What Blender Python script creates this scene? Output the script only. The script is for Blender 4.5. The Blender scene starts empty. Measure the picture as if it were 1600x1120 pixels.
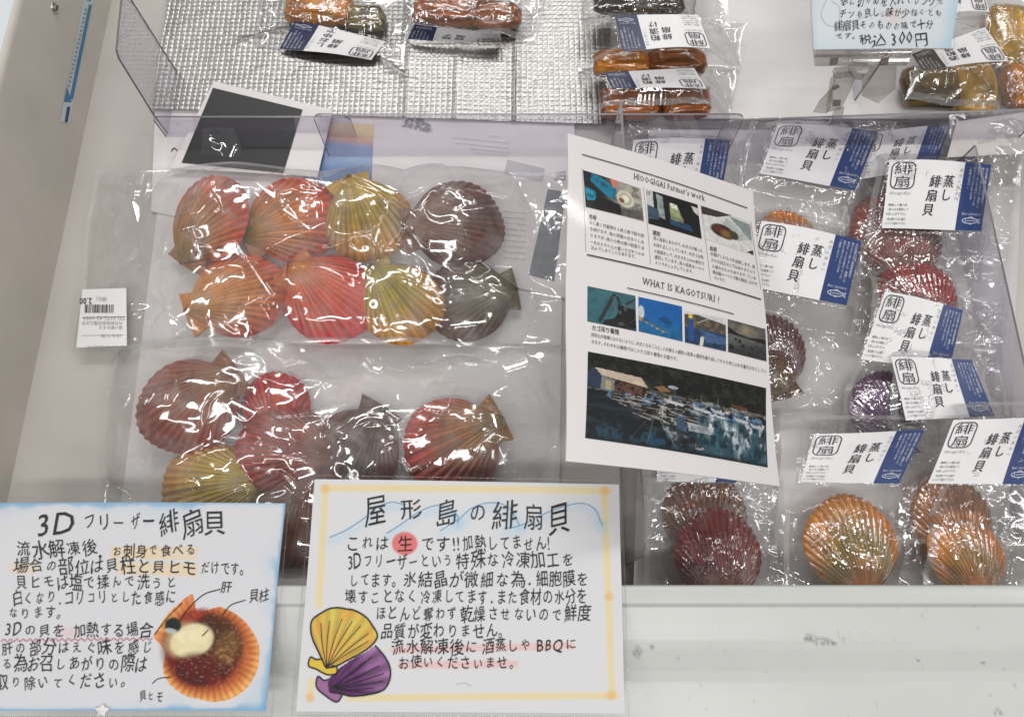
import bpy, math, random
import numpy as np

# ------------------------------------------------------------------ camera, world, lamps, exposure
S = bpy.context.scene
COL = S.collection
rng = np.random.default_rng(7)
random.seed(7)

FPX, CAMH, PITCH = 1155.0, 0.74, math.radians(72)
Rv = np.array([1.0, 0, 0])
Fv = np.array([0, math.cos(PITCH), -math.sin(PITCH)])
Uv = np.array([0, math.sin(PITCH), math.cos(PITCH)])
C0 = np.array([0, 0, CAMH])

cam = bpy.data.cameras.new('camera')
cam.sensor_width = 36
cam.lens = 36 * FPX / 1600
cam.clip_start, cam.clip_end = 0.01, 60
camo = bpy.data.objects.new('camera', cam)
COL.objects.link(camo)
camo.location = C0
camo.rotation_euler = (math.pi / 2 - PITCH, 0, 0)
S.camera = camo

W = bpy.data.worlds.new('World')
S.world = W
W.use_nodes = True
bg = W.node_tree.nodes['Background']
bg.inputs[0].default_value = (1.0, 0.985, 0.975, 1)
bg.inputs[1].default_value = 0.15

LAMPS = []
def lamp(name, loc, target, sx, sy, power, col=(1, 0.985, 0.975), spin=0):
    l = bpy.data.lights.new(name, 'AREA')
    LAMPS.append(loc)
    l.shape = 'RECTANGLE'
    l.size, l.size_y, l.energy, l.color = sx, sy, power, col
    o = bpy.data.objects.new(name, l)
    COL.objects.link(o)
    o.location = loc
    from mathutils import Vector
    o.rotation_euler = (Vector(target) - Vector(loc)).to_track_quat('-Z', 'Y').to_euler()
    o.rotation_euler.rotate_axis('Z', spin)
    return o

R4 = math.pi / 4
lamp('ceiling_and_glint_tube', (-0.3, 2.25, 2.3), (0, .35, 0), 1.5, .17, 19)
lamp('ceiling_and_glint_tube', (0.9, 3.2, 2.4), (0, .35, 0), 1.5, .17, 11)
lamp('ceiling_and_glint_tube', (0.1, -0.75, 2.2), (0, .3, 0), 1.6, .17, 16)
lamp('ceiling_and_glint_tube', (-0.6, -1.7, 2.3), (0, .3, 0), 1.6, .17, 9)
lamp('ceiling_and_glint_tube', (-2.8, 0.6, 2.2), (0, .3, 0), .17, 1.4, 14)
lamp('ceiling_and_glint_tube', (2.5, 0.2, 2.3), (0.1, .3, 0), .17, 1.4, 14)
lamp('ceiling_and_glint_tube', (1.95, 2.2, 2.3), (0, .3, 0), 1.1, .15, 6)  # this and the next three: tubes added so folds in every direction glint
lamp('ceiling_and_glint_tube', (-2.0, 2.3, 2.3), (0, .3, 0), 1.1, .15, 6)
lamp('ceiling_and_glint_tube', (-1.7, -1.0, 2.2), (0, .3, 0), 1.1, .15, 5)
lamp('ceiling_and_glint_tube', (1.9, -1.0, 2.2), (0, .3, 0), 1.1, .15, 5)
lamp('sparkle_lamp', (0.5, 1.66, 2.4), (0.1, .4, 0), .18, .08, 3.0)  # small lamp added overhead for sparkle on the films

S.view_settings.view_transform = 'Standard'
S.view_settings.look = 'None'
S.view_settings.exposure = 0.17
S.view_settings.gamma = 1
S.cycles.transparent_max_bounces = 32
S.cycles.max_bounces = 10
S.cycles.use_denoising = True
S.cycles.sample_clamp_indirect = 4.0
S.cycles.caustics_reflective = False
S.cycles.caustics_refractive = False

# ------------------------------------------------------------------ pixel geometry used for laying out
def ray(p):
    p = np.atleast_2d(np.asarray(p, float))
    return Fv * FPX + np.outer(p[:, 0] - 800, Rv) + np.outer(560 - p[:, 1], Uv)

def un(px, py, z=0.0):
    d = ray((px, py))[0]
    return C0 + d * (z - CAMH) / d[2]

def un_plane(P, o, n):
    d = ray(P)
    t = ((o - C0) @ n) / (d @ n)
    return C0 + d * t[:, None]

def proj(P):
    q = np.atleast_2d(P) - C0
    dz = q @ Fv
    return np.stack([800 + FPX * (q @ Rv) / dz, 560 - FPX * (q @ Uv) / dz], 1)

def px_size(px, py, z):
    return float((un(px, py, z) - C0) @ Fv) / FPX

# ------------------------------------------------------------------ mesh and object helpers
def mk_mesh(name, V, faces, mats, midx=None, col=None, smooth=True):
    """V (n,3); faces: list of int arrays (m,k) or list of lists"""
    me = bpy.data.meshes.new(name)
    V = np.asarray(V, np.float32)
    loops, tot = [], []
    for f in faces:
        f = np.asarray(f, np.int32)
        if f.size == 0:
            continue
        loops.append(f.ravel())
        tot.append(np.full(len(f), f.shape[1], np.int32))
    loops = np.concatenate(loops)
    tot = np.concatenate(tot)
    start = np.concatenate([[0], np.cumsum(tot)[:-1]]).astype(np.int32)
    me.vertices.add(len(V)); me.vertices.foreach_set('co', V.ravel())
    me.loops.add(len(loops)); me.loops.foreach_set('vertex_index', loops)
    me.polygons.add(len(tot)); me.polygons.foreach_set('loop_start', start)
    me.polygons.foreach_set('loop_total', tot)
    for m in (mats if isinstance(mats, (list, tuple)) else [mats]):
        me.materials.append(m)
    if midx is not None:
        me.polygons.foreach_set('material_index', np.asarray(midx, np.int32))
    me.update(calc_edges=True)
    me.validate()
    if smooth is True or smooth is False:
        me.polygons.foreach_set('use_smooth', np.full(len(me.polygons), smooth))
    if col is not None:
        a = me.color_attributes.new('Col', 'FLOAT_COLOR', 'POINT')
        c = np.ones((len(V), 4), np.float32); c[:, :3] = col
        a.data.foreach_set('color', c.ravel())
    return me

def tag(o, label=None, cat=None, group=None, kind=None):
    if label: o['label'] = label
    if cat: o['category'] = cat
    if group: o['group'] = group
    if kind: o['kind'] = kind
    return o

def thing(name, loc, label, cat, group=None):
    o = bpy.data.objects.new(name, None)
    o.empty_display_size = .02
    COL.objects.link(o)
    o.location = loc
    return tag(o, label, cat, group)

def put(name, me, parent=None):
    o = bpy.data.objects.new(name, me)
    COL.objects.link(o)
    if parent is not None:
        o.parent = parent
        # world coordinates of the mesh stay as built
        base = parent
        off = np.zeros(3)
        while base is not None:
            off += np.array(base.location)
            base = base.parent
        o.location = -off
    return o

class MB:
    def __init__(s): s.V = []; s.F = {3: [], 4: []}; s.M = {3: [], 4: []}; s.C = []; s.n = 0
    def add(s, V, F, m=0, col=None):
        V = np.asarray(V, float); F = np.asarray(F, int)
        if len(F) == 0: return
        k = F.shape[1]
        s.V.append(V); s.F[k].append(F + s.n); s.M[k].append(np.full(len(F), m)); s.n += len(V)
        s.C.append(np.ones((len(V), 3)) * (col if col is not None else 1.0))
    def box(s, c, d, m=0, R=None):
        c = np.asarray(c, float); d = np.asarray(d, float) / 2
        v = np.array([[x, y, z] for z in (-1, 1) for y in (-1, 1) for x in (-1, 1)]) * d
        if R is not None: v = v @ np.asarray(R).T
        s.add(v + c, [[0, 2, 3, 1], [4, 5, 7, 6], [0, 1, 5, 4], [2, 6, 7, 3], [0, 4, 6, 2], [1, 3, 7, 5]], m)
    def tube(s, P, r, m=0, k=8):
        P = np.asarray(P, float)
        T = np.gradient(P, axis=0); T /= np.linalg.norm(T, axis=1)[:, None] + 1e-9
        a = np.array([0, 0, 1.0]) if abs(T[0, 2]) < .8 else np.array([1.0, 0, 0])
        A = np.cross(T, a); A /= np.linalg.norm(A, axis=1)[:, None] + 1e-9
        B = np.cross(T, A)
        th = np.arange(k) * 2 * np.pi / k
        V = (P[:, None] + r * (np.cos(th)[None, :, None] * A[:, None] + np.sin(th)[None, :, None] * B[:, None])).reshape(-1, 3)
        F = [[i * k + j, i * k + (j + 1) % k, (i + 1) * k + (j + 1) % k, (i + 1) * k + j] for i in range(len(P) - 1) for j in range(k)]
        s.add(V, F, m)
    def mesh(s, name, mats, smooth=False, fn=None, usecol=False):
        V = np.concatenate(s.V)
        if fn is not None: V = fn(V)
        faces, mi = [], []
        for k in (3, 4):
            if s.F[k]:
                faces.append(np.concatenate(s.F[k])); mi.append(np.concatenate(s.M[k]))
        return mk_mesh(name, V, faces, mats, np.concatenate(mi), np.concatenate(s.C) if usecol else None, smooth)

def grid_faces(nu, nv):
    i = np.arange(nu - 1)[None, :] + np.arange(nv - 1)[:, None] * nu
    i = i.ravel()
    return np.stack([i, i + 1, i + nu + 1, i + nu], 1)

def prism(poly, h):
    """closed flat plate: polygon of 3-D points plus an extrusion vector; returns V, side quads, tri caps"""
    P = np.asarray(poly, float); n = len(P)
    V = np.concatenate([P, P + h])
    c = [[i, (i + 1) % n, n + (i + 1) % n, n + i] for i in range(n)]
    t = [[0, i, i + 1] for i in range(1, n - 1)]
    t2 = [[n, n + i + 1, n + i] for i in range(1, n - 1)]
    return V, c, t + t2

_tabs = {}
def vnoise(x, y, f=1.0, seed=0):
    if seed not in _tabs: _tabs[seed] = np.random.default_rng(seed + 100).random((128, 128))
    T = _tabs[seed]
    x = np.asarray(x) * f; y = np.asarray(y) * f
    i = np.floor(x).astype(int); j = np.floor(y).astype(int)
    u = x - i; v = y - j
    u = u * u * (3 - 2 * u); v = v * v * (3 - 2 * v)
    g = lambda a, b: T[(i + a) % 128, (j + b) % 128]
    return (g(0, 0) * (1 - u) + g(1, 0) * u) * (1 - v) + (g(0, 1) * (1 - u) + g(1, 1) * u) * v

def fbm(x, y, f=1.0, seed=0, o=4):
    r = 0; a = .5; t = 0
    for k in range(o):
        r = r + a * vnoise(x, y, f * 2 ** k, seed + k); t += a; a *= .55
    return r / t

def sm(a, b, x):
    t = np.clip((x - a) / (b - a), 0, 1)
    return t * t * (3 - 2 * t)

def lin(c):
    c = np.asarray(c, float) / 255
    return np.where(c <= .04045, c / 12.92, ((c + .055) / 1.055) ** 2.4)

def A(*c):
    """printed colour seen in the photograph -> albedo, taking paper white as about 0.8"""
    return np.clip(lin(c) / lin(226) * .8, .008, .86)

# ------------------------------------------------------------------ materials
def new_mat(name):
    m = bpy.data.materials.new(name); m.use_nodes = True
    nt = m.node_tree
    return m, nt, nt.nodes['Principled BSDF']

def mat(name, col, rough=.5, metal=0, spec=.5, bump=None, vary=.0, scale=40):
    m, nt, b = new_mat(name)
    b.inputs['Base Color'].default_value = (*col, 1)
    b.inputs['Roughness'].default_value = rough
    b.inputs['Metallic'].default_value = metal
    b.inputs['Specular IOR Level'].default_value = spec
    geo = nt.nodes.new('ShaderNodeNewGeometry')
    if vary:
        n = nt.nodes.new('ShaderNodeTexNoise'); n.inputs['Scale'].default_value = scale; n.inputs['Detail'].default_value = 6
        nt.links.new(geo.outputs['Position'], n.inputs['Vector'])
        r = nt.nodes.new('ShaderNodeMapRange')
        r.inputs['From Min'].default_value = .3; r.inputs['From Max'].default_value = .7
        r.inputs['To Min'].default_value = 1 - vary; r.inputs['To Max'].default_value = 1 + vary
        nt.links.new(n.outputs['Fac'], r.inputs['Value'])
        x = nt.nodes.new('ShaderNodeMix'); x.data_type = 'RGBA'; x.blend_type = 'MULTIPLY'; x.inputs['Factor'].default_value = 1
        x.inputs['A'].default_value = (*col, 1)
        nt.links.new(r.outputs['Result'], x.inputs['B'])
        nt.links.new(x.outputs['Result'], b.inputs['Base Color'])
    if bump:
        n = nt.nodes.new('ShaderNodeTexNoise'); n.inputs['Scale'].default_value = bump[0]; n.inputs['Detail'].default_value = 4
        nt.links.new(geo.outputs['Position'], n.inputs['Vector'])
        bp = nt.nodes.new('ShaderNodeBump'); bp.inputs['Strength'].default_value = bump[1]; bp.inputs['Distance'].default_value = bump[2]
        nt.links.new(n.outputs['Fac'], bp.inputs['Height'])
        nt.links.new(bp.outputs['Normal'], b.inputs['Normal'])
    return m

def col_mat(name, rough=.5, spec=.5, bump=None, grain=0.0, gscale=600, coat=0):
    m, nt, b = new_mat(name)
    a = nt.nodes.new('ShaderNodeAttribute'); a.attribute_name = 'Col'
    b.inputs['Roughness'].default_value = rough
    b.inputs['Specular IOR Level'].default_value = spec
    b.inputs['Coat Weight'].default_value = coat
    b.inputs['Coat Roughness'].default_value = .08
    src = a.outputs['Color']
    geo = nt.nodes.new('ShaderNodeNewGeometry')
    if grain:
        n = nt.nodes.new('ShaderNodeTexNoise'); n.inputs['Scale'].default_value = gscale; n.inputs['Detail'].default_value = 5
        nt.links.new(geo.outputs['Position'], n.inputs['Vector'])
        r = nt.nodes.new('ShaderNodeMapRange')
        r.inputs['From Min'].default_value = .3; r.inputs['From Max'].default_value = .7
        r.inputs['To Min'].default_value = 1 - grain; r.inputs['To Max'].default_value = 1 + grain
        nt.links.new(n.outputs['Fac'], r.inputs['Value'])
        x = nt.nodes.new('ShaderNodeMix'); x.data_type = 'RGBA'; x.blend_type = 'MULTIPLY'; x.inputs['Factor'].default_value = 1
        nt.links.new(src, x.inputs['A']); nt.links.new(r.outputs['Result'], x.inputs['B'])
        src = x.outputs['Result']
    nt.links.new(src, b.inputs['Base Color'])
    if bump:
        n = nt.nodes.new('ShaderNodeTexNoise'); n.inputs['Scale'].default_value = bump[0]; n.inputs['Detail'].default_value = 4
        nt.links.new(geo.outputs['Position'], n.inputs['Vector'])
        bp = nt.nodes.new('ShaderNodeBump'); bp.inputs['Strength'].default_value = bump[1]; bp.inputs['Distance'].default_value = bump[2]
        nt.links.new(n.outputs['Fac'], bp.inputs['Height'])
        nt.links.new(bp.outputs['Normal'], b.inputs['Normal'])
    return m

def clear_mat(name, tint=(1, 1, 1), haze=.06, rough=.06, f0=.06, bump=None, hazecol=(.85, .84, .83), frost=0.0):
    m = bpy.data.materials.new(name); m.use_nodes = True
    nt = m.node_tree; nt.nodes.clear()
    N, L = nt.nodes.new, nt.links.new
    out = N('ShaderNodeOutputMaterial')
    tr = N('ShaderNodeBsdfTransparent'); tr.inputs[0].default_value = (*tint, 1)
    gl = N('ShaderNodeBsdfGlossy'); gl.inputs['Roughness'].default_value = rough
    df = N('ShaderNodeBsdfDiffuse'); df.inputs[0].default_value = (*hazecol, 1)
    tl = N('ShaderNodeBsdfTranslucent'); tl.inputs[0].default_value = (*hazecol, 1)
    hz = N('ShaderNodeMixShader'); hz.inputs[0].default_value = .35
    L(df.outputs[0], hz.inputs[1]); L(tl.outputs[0], hz.inputs[2])
    lw = N('ShaderNodeLayerWeight'); lw.inputs['Blend'].default_value = .5
    pw = N('ShaderNodeMath'); pw.operation = 'POWER'; pw.inputs[1].default_value = 4.0
    mr = N('ShaderNodeMapRange'); mr.inputs['To Min'].default_value = f0; mr.inputs['To Max'].default_value = 1
    L(lw.outputs['Facing'], pw.inputs[0]); L(pw.outputs[0], mr.inputs['Value'])
    m1 = N('ShaderNodeMixShader'); L(mr.outputs['Result'], m1.inputs[0]); L(tr.outputs[0], m1.inputs[1]); L(gl.outputs[0], m1.inputs[2])
    m2 = N('ShaderNodeMixShader'); m2.inputs[0].default_value = haze
    L(m1.outputs[0], m2.inputs[1]); L(hz.outputs[0], m2.inputs[2])
    L(m2.outputs[0], out.inputs[0])
    geo = N('ShaderNodeNewGeometry')
    if frost:
        n = N('ShaderNodeTexNoise'); n.inputs['Scale'].default_value = 28; n.inputs['Detail'].default_value = 8; n.inputs['Roughness'].default_value = .65
        L(geo.outputs['Position'], n.inputs['Vector'])
        r = N('ShaderNodeMapRange'); r.inputs['From Min'].default_value = .42; r.inputs['From Max'].default_value = .72
        r.inputs['To Min'].default_value = haze * .55; r.inputs['To Max'].default_value = haze + frost
        L(n.outputs['Fac'], r.inputs['Value']); L(r.outputs['Result'], m2.inputs[0])
    if bump:
        n = N('ShaderNodeTexNoise'); n.inputs['Scale'].default_value = bump[0]; n.inputs['Detail'].default_value = 5
        L(geo.outputs['Position'], n.inputs['Vector'])
        bp = N('ShaderNodeBump'); bp.inputs['Strength'].default_value = bump[1]; bp.inputs['Distance'].default_value = bump[2]
        L(n.outputs['Fac'], bp.inputs['Height'])
        for q in (gl, lw): L(bp.outputs['Normal'], q.inputs['Normal'])
    return m

M = {}
M['enamel'] = mat('beige_enamel_wall', (.54, .505, .45), .36, bump=(60, .08, .002), vary=.09, scale=11)
M['rim_white'] = mat('bluish_white_rim', (.62, .66, .68), .35)
M['floor'] = mat('grey_floor_panel', (.52, .49, .46), .45, vary=.06, scale=9)
M['rail'] = col_mat('white_plastic_rail', .33, .5, bump=(90, .04, .001))
M['paper'] = col_mat('printed_paper', .5, .25, bump=(250, .05, .0003))
M['print'] = col_mat('printed_photo', .4, .25, grain=.1, gscale=900)
M['ink'] = mat('black_ink', (.014, .013, .013), .4)
M['blackprint'] = mat('black_print', (.02, .019, .021), .45)
M['ink_grey'] = mat('grey_ink', (.30, .29, .29), .5)
M['ink_soft'] = mat('soft_grey_ink', (.50, .48, .50), .5)
M['white_ink'] = mat('white_ink', (.62, .64, .70), .5)
M['card'] = mat('white_card', (.76, .75, .755), .42, vary=.03, scale=30)
M['blue'] = mat('navy_blue_print', (.018, .044, .155), .4, vary=.06, scale=60)
M['navy'] = mat('dark_navy_print', (.018, .022, .075), .4)
M['brownprint'] = mat('dark_brown_print', (.07, .05, .038), .4)
M['white_sheet'] = mat('white_sheet', (.72, .70, .69), .5, vary=.04, scale=14)
M['sticker_blue'] = mat('sticker_blue', (.03, .19, .38), .35)
M['sticker_pale'] = mat('sticker_pale', (.55, .64, .68), .35)
M['steel'] = mat('screw_steel', (.45, .45, .44), .3, 1)
M['film_a'] = clear_mat('clear_vacuum_film', haze=.09, rough=.095, f0=.16, bump=(110, .15, .0009), frost=.17)
M['film'] = clear_mat('clear_pouch_film', haze=.02, rough=.07, f0=.16, bump=(180, .16, .0006))
M['laminate'] = clear_mat('laminate_film', haze=.004, rough=.09, f0=.035)
M['acrylic'] = clear_mat('clear_acrylic', tint=(.90, .89, .92), haze=.03, rough=.05, f0=.05, hazecol=(.62, .58, .70))
M['acrylic_plain'] = clear_mat('clear_plastic', tint=(.93, .93, .93), haze=.05, rough=.12, f0=.07)
M['acrylic_edge'] = mat('acrylic_cut_edge', (.16, .15, .16), .25)
M['clip'] = clear_mat('clip_plastic', tint=(.84, .83, .80), haze=.12, rough=.08, f0=.14, hazecol=(.62, .60, .56))
M['clip_edge'] = clear_mat('clear_plastic_edge', tint=(.72, .71, .69), haze=.25, rough=.1, f0=.12, hazecol=(.6, .58, .55))
M['seal'] = clear_mat('heat_sealed_edge', haze=.22, rough=.18, f0=.10, bump=(300, .3, .0005))
M['shell'] = col_mat('scallop_shell', .36, .5, bump=(700, .3, .0004), grain=.16, gscale=420, coat=.25)
M['shell_gloss'] = col_mat('wet_scallop_shell', .24, .6, bump=(900, .2, .0003), grain=.14, gscale=420, coat=1.0)
M['shell_gloss'].node_tree.nodes['Principled BSDF'].inputs['Coat IOR'].default_value = 1.9
M['meat'] = col_mat('marinated_meat', .22, .6, bump=(300, .15, .0006), grain=.10, gscale=150, coat=.6)

# ------------------------------------------------------------------ writing: glyph outlines of the built-in font
SIGN_LEFT = [  # text, x0, y0(baseline), x1, y1, height
 ('3D', 60, 836, 126, 834, 34), ('フリー', 131, 832, 201, 832, 30), ('ザー', 203, 834, 247, 830, 36), ('緋扇貝', 251, 838, 354, 838, 38),
 ('流水解凍後．', 27, 871, 172, 871, 25), ('お刺身で食べる', 176, 873, 310, 872, 22),
 ('場合の部位は貝柱と貝ヒモ', 23, 897, 311, 899, 24), ('だけです。', 316, 899, 386, 900, 22),
 ('貝ヒモは塩で揉んで洗うと', 25, 922, 281, 922, 24), ('白くなり．コリコリとした食感に', 20, 946, 278, 945, 23),
 ('なります。', 13, 969, 102, 968, 21), ('3Dの貝を', 8, 994, 106, 996, 22), ('加熱する場合', 117, 996, 240, 997, 23),
 ('肝の部分はえぐ味を感じ', 2, 1023, 243, 1022, 24), ('る為お召しあがりの際は', 3, 1048, 233, 1048, 24), ('取り除いてください。', -6, 1077, 205, 1077, 25),
 ('肝', 346, 927, 365, 926, 18), ('貝柱', 391, 940, 421, 939, 18), ('貝ヒモ', 219, 1097, 258, 1096, 19)]
SIGN_MID = [
 ('屋', 569, 824, 606, 822, 47), ('形', 623, 817, 664, 816, 38), ('島', 679, 824, 719, 824, 45), ('の', 732, 820, 764, 820, 34),
 ('緋', 766, 826, 811, 827, 44), ('扇', 816, 827, 850, 828, 44), ('貝', 855, 830, 892, 830, 44),
 ('これは', 541, 861, 608, 861, 24), ('生', 621, 862, 646, 862, 25), ('です!!', 656, 862, 720, 862, 25), ('加熱してません!', 722, 862, 860, 862, 25),
 ('3Dフリーザーという', 543, 889, 709, 889, 24), ('特殊な冷凍加工を', 712, 890, 898, 889, 26),
 ('してます。', 545, 917, 624, 917, 22), ('氷結晶が微細な為．', 629, 917, 836, 918, 25), ('細胞膜を', 836, 917, 921, 917, 25),
 ('壊すことなく', 539, 943, 654, 944, 24), ('冷凍してます．また', 657, 944, 810, 945, 24), ('食材の水分を', 811, 945, 918, 944, 24),
 ('ほとんど奪わず', 586, 970, 716, 971, 24), ('乾燥させないので', 720, 972, 880, 972, 25), ('鮮度', 880, 972, 924, 971, 26),
 ('品質が変わりません。', 595, 998, 791, 998, 25), ('流水解凍後に', 611, 1022, 748, 1022, 24), ('酒蒸しや', 754, 1020, 830, 1019, 23), ('BBQに', 837, 1017, 903, 1015, 20),
 ('お使いくださいませ。', 622, 1046, 806, 1046, 22)]
SIGN_PRICE = [
 ('袋に切りめを入れてレンジで', 1312, 13, 1472, 13, 16), ('チンも良し。味が少なくとも', 1310, 31, 1470, 29, 14),
 ('緋扇貝そのものの味で十分', 1303, 50, 1456, 49, 15), ('です。', 1303, 65, 1338, 63, 11), ('税込', 1338, 74, 1384, 74, 19), ('300円', 1390, 74, 1449, 72, 20)]
POSTER_SMALL = [
 ('清掃', 917, 344, 929, 347, 7.5),
 ('貝に着く付着物を１枚１枚で取り除', 918, 352, 1001, 376, 6), ('き続けます。他の貝類の付きつく大', 919, 362, 1001, 386, 6), ('りますが、他の小魚は食べ粒取りま', 920, 372, 1002, 395, 6),
 ('ーるからその上の重いカゴずつのせ', 920, 382, 1002, 405, 6), ('込んでしまうこともあります。', 922, 391, 990, 408, 6),
 ('選別', 1014, 371, 1026, 374, 7.5),
 ('貝の成長にあわせて、大きさが揃った', 1015, 379, 1093, 399, 6), ('お持ち正しくしています。大きさは色', 1015, 389, 1094, 409, 6), ('の経過をして、大きさを１ｍｍ単位で', 1016, 399, 1095, 419, 6),
 ('選別しています。貝の成長を一つつ', 1017, 408, 1095, 428, 6), ('ミリでチェックしています。', 1018, 417, 1078, 432, 6),
 ('出荷', 1104, 394, 1116, 397, 7.5),
 ('水揚げしたものを出荷します。貝', 1105, 402, 1179, 421, 6), ('からも加工などではありますので', 1106, 412, 1179, 430, 6), ('ら様々なものもあります。ていま', 1107, 422, 1180, 439, 6), ('検出箱のーついて箱も箱出しおかせ', 1108, 431, 1182, 448, 6), ('すのです。', 1110, 440, 1130, 445, 6),
 ('カゴ吊り養殖', 924, 516, 966, 524, 8.5),
 ('貝同士が喧嘩にならないように、大きくなるごとに、入れ替え→選別→洗浄→選別を繰り返してそのたびに入れる量を少なくしてい', 923, 526, 1197, 584, 6.3),
 ('きます。それぞれは養殖ではこのカゴ吊り養殖のお蔭です。', 923, 537, 1057, 566, 6.3)]
BLUE_TXT = ['大分県蒲江湾の豊後緋扇貝を', '食べやすく蒸しました。濃縮した', '旨みを、そのまま味わってくだ', '殻からはずさずにそのまま', 'ご賞味ください。']
SMALL_TXT = ['美味しい食べ方', '・袋のまま湯煎して', 'お召し上がり下さい', '・殻を開けて又は電子', 'レンジで温めて下さい']
LABEL_TXT = '緋扇貝蒸し自然の味わいHiougi-KaiBuriLaboratory粕漬け酒しおゆで柚子'
LAT = "HIOOGIGAI Farmer's work WHAT IS KAGOTSURI ?"
PRICE_TXT = '2.00 0（税込）道の駅かまえ TEL0972-42-0050大分県佐伯市蒲江大字ほたて貝 600円'

CH = set(''.join(t[0] for t in SIGN_LEFT + SIGN_MID + SIGN_PRICE + POSTER_SMALL) + ''.join(BLUE_TXT + SMALL_TXT) + LABEL_TXT + LAT + PRICE_TXT)
GL = {}
def build_glyphs():
    jobs = []
    for w, off, res in (('r', 0.0, 2), ('b', 0.0, 2), ('t', 0.0, 1)):
        for ch in CH:
            if ch.isspace(): continue
            c = bpy.data.curves.new('glyph', 'FONT'); c.body = ch; c.size = 1; c.resolution_u = res
            c.dimensions = '2D'; c.fill_mode = 'BOTH'; c.offset = off
            o = bpy.data.objects.new('glyph', c); COL.objects.link(o); jobs.append((w, ch, o))
    dg = bpy.context.evaluated_depsgraph_get()
    for w, ch, o in jobs:
        me = bpy.data.meshes.new_from_object(o.evaluated_get(dg))
        V = np.zeros(len(me.vertices) * 3); me.vertices.foreach_get('co', V); V = V.reshape(-1, 3)[:, :2]
        me.calc_loop_triangles()
        T = np.zeros(len(me.loop_triangles) * 3, np.int32); me.loop_triangles.foreach_get('vertices', T)
        GL[w, ch] = (V, T.reshape(-1, 3))
        bpy.data.meshes.remove(me)
    for w, ch, o in jobs:
        c = o.data; bpy.data.objects.remove(o); bpy.data.curves.remove(c)
build_glyphs()

def is_wide(ch): return ord(ch) > 0x2000

def text_line(s, p0, p1, h, weight='r', hand=0.0, slant=0.0, serif=False):
    """lay a string from baseline point p0 to p1 (y down), letter height h; returns 2-D V, tri F"""
    p0 = np.array(p0, float); p1 = np.array(p1, float)
    ex = p1 - p0; Ln = np.linalg.norm(ex); ex /= Ln
    adv = []
    for ch in s:
        if ch.isspace(): adv.append(.35)
        elif is_wide(ch): adv.append(1.0 if ch not in '．。、' else .62)
        else: adv.append(GL[weight, ch][0][:, 0].max() + .10)
    adv = np.array(adv); tot = adv.sum(); sx = Ln / tot
    V, F, n, x = [], [], 0, 0.0
    for ch, a in zip(s, adv):
        if not ch.isspace():
            g, t = GL[weight, ch]
            g = g.copy()
            if is_wide(ch): g[:, 1] += .08; gy = h / .92
            else: gy = h / (.72 if h else 1)
            if hand:
                kana = '\u3040' <= ch <= '\u30ff'
                k = 1 + (rng.random() - .5) * .22 * hand - (.10 if kana else 0) * hand
                c = np.array([a / 2, .42])
                th = (rng.random() - .5) * .16 * hand
                q = (g - c) * [k * .97, k * (1 + (rng.random() - .5) * .12 * hand)]
                # a hand's uneven strokes: bend the glyph a little
                q[:, 0] += .035 * hand * np.sin(3 * q[:, 1] + rng.random() * 6)
                q[:, 1] += .035 * hand * np.sin(3.2 * q[:, 0] + rng.random() * 6) + .10 * hand * q[:, 0]
                g = q @ np.array([[math.cos(th), math.sin(th)], [-math.sin(th), math.cos(th)]]) + c
                g[:, 1] += (rng.random() - .5) * .09 * hand
            X = (x + g[:, 0]) * sx + slant * g[:, 1] * gy
            Y = g[:, 1] * gy
            P = p0 + X[:, None] * ex + Y[:, None] * np.array([0, -1.0])
            V.append(P); F.append(t + n); n += len(P)
            if weight == 'b':     # heavier pen: the same strokes again, a hair to the side
                for ox, oy in ((.014, .006), (-.012, .010)):
                    V.append(P + ox * gy * ex + np.array([0, oy * gy])); F.append(t + n); n += len(P)
            if serif:
                m0, m1 = g[:, 0].min(), g[:, 0].max(); wd = m1 - m0; H = .72 if ch.isupper() or ch in "k'?" else .53
                for f, where in SERIF.get(ch, []):
                    yy = {'B': 0.0, 'T': H - .05}[where]
                    q = np.array([[m0 + f * wd - .10, yy], [m0 + f * wd + .10, yy], [m0 + f * wd + .10, yy + .05], [m0 + f * wd - .10, yy + .05]])
                    P = p0 + ((x + q[:, 0]) * sx)[:, None] * ex + (q[:, 1] * gy)[:, None] * np.array([0, -1.0])
                    V.append(P); F.append(np.array([[0, 1, 2], [0, 2, 3]]) + n); n += 4
        x += a
    return np.concatenate(V), np.concatenate(F)

SERIF = {'H': [(.05, 'B'), (.95, 'B'), (.05, 'T'), (.95, 'T')], 'I': [(.5, 'B'), (.5, 'T')], 'F': [(.1, 'B')], 'A': [(.03, 'B'), (.97, 'B')],
         'a': [(.95, 'B')], 'r': [(.15, 'B'), (.1, 'T')], 'm': [(.05, 'B'), (.5, 'B'), (.95, 'B'), (.05, 'T')], 'W': [(.03, 'T'), (.97, 'T'), (.5, 'T')],
         'T': [(.5, 'B')], 'K': [(.05, 'B'), (.05, 'T'), (.95, 'B'), (.95, 'T')], 'R': [(.08, 'B'), (.95, 'B')], 'U': [(.05, 'T'), (.95, 'T')],
         'w': [(.04, 'T'), (.96, 'T')], 'k': [(.06, 'B'), (.06, 'T'), (.95, 'B')]}

def pline(P, w):
    """polyline of points (2-D, y down) as a ribbon of width w (scalar or per point)"""
    P = np.asarray(P, float)
    T = np.gradient(P, axis=0); T /= np.linalg.norm(T, axis=1)[:, None] + 1e-9
    Nn = np.stack([-T[:, 1], T[:, 0]], 1) * (np.ones(len(P)) * w)[:, None] / 2
    V = np.concatenate([P + Nn, P - Nn]); n = len(P)
    F = [[i, i + 1, n + i + 1, n + i] for i in range(n - 1)]
    return V, np.array(F)

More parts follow.
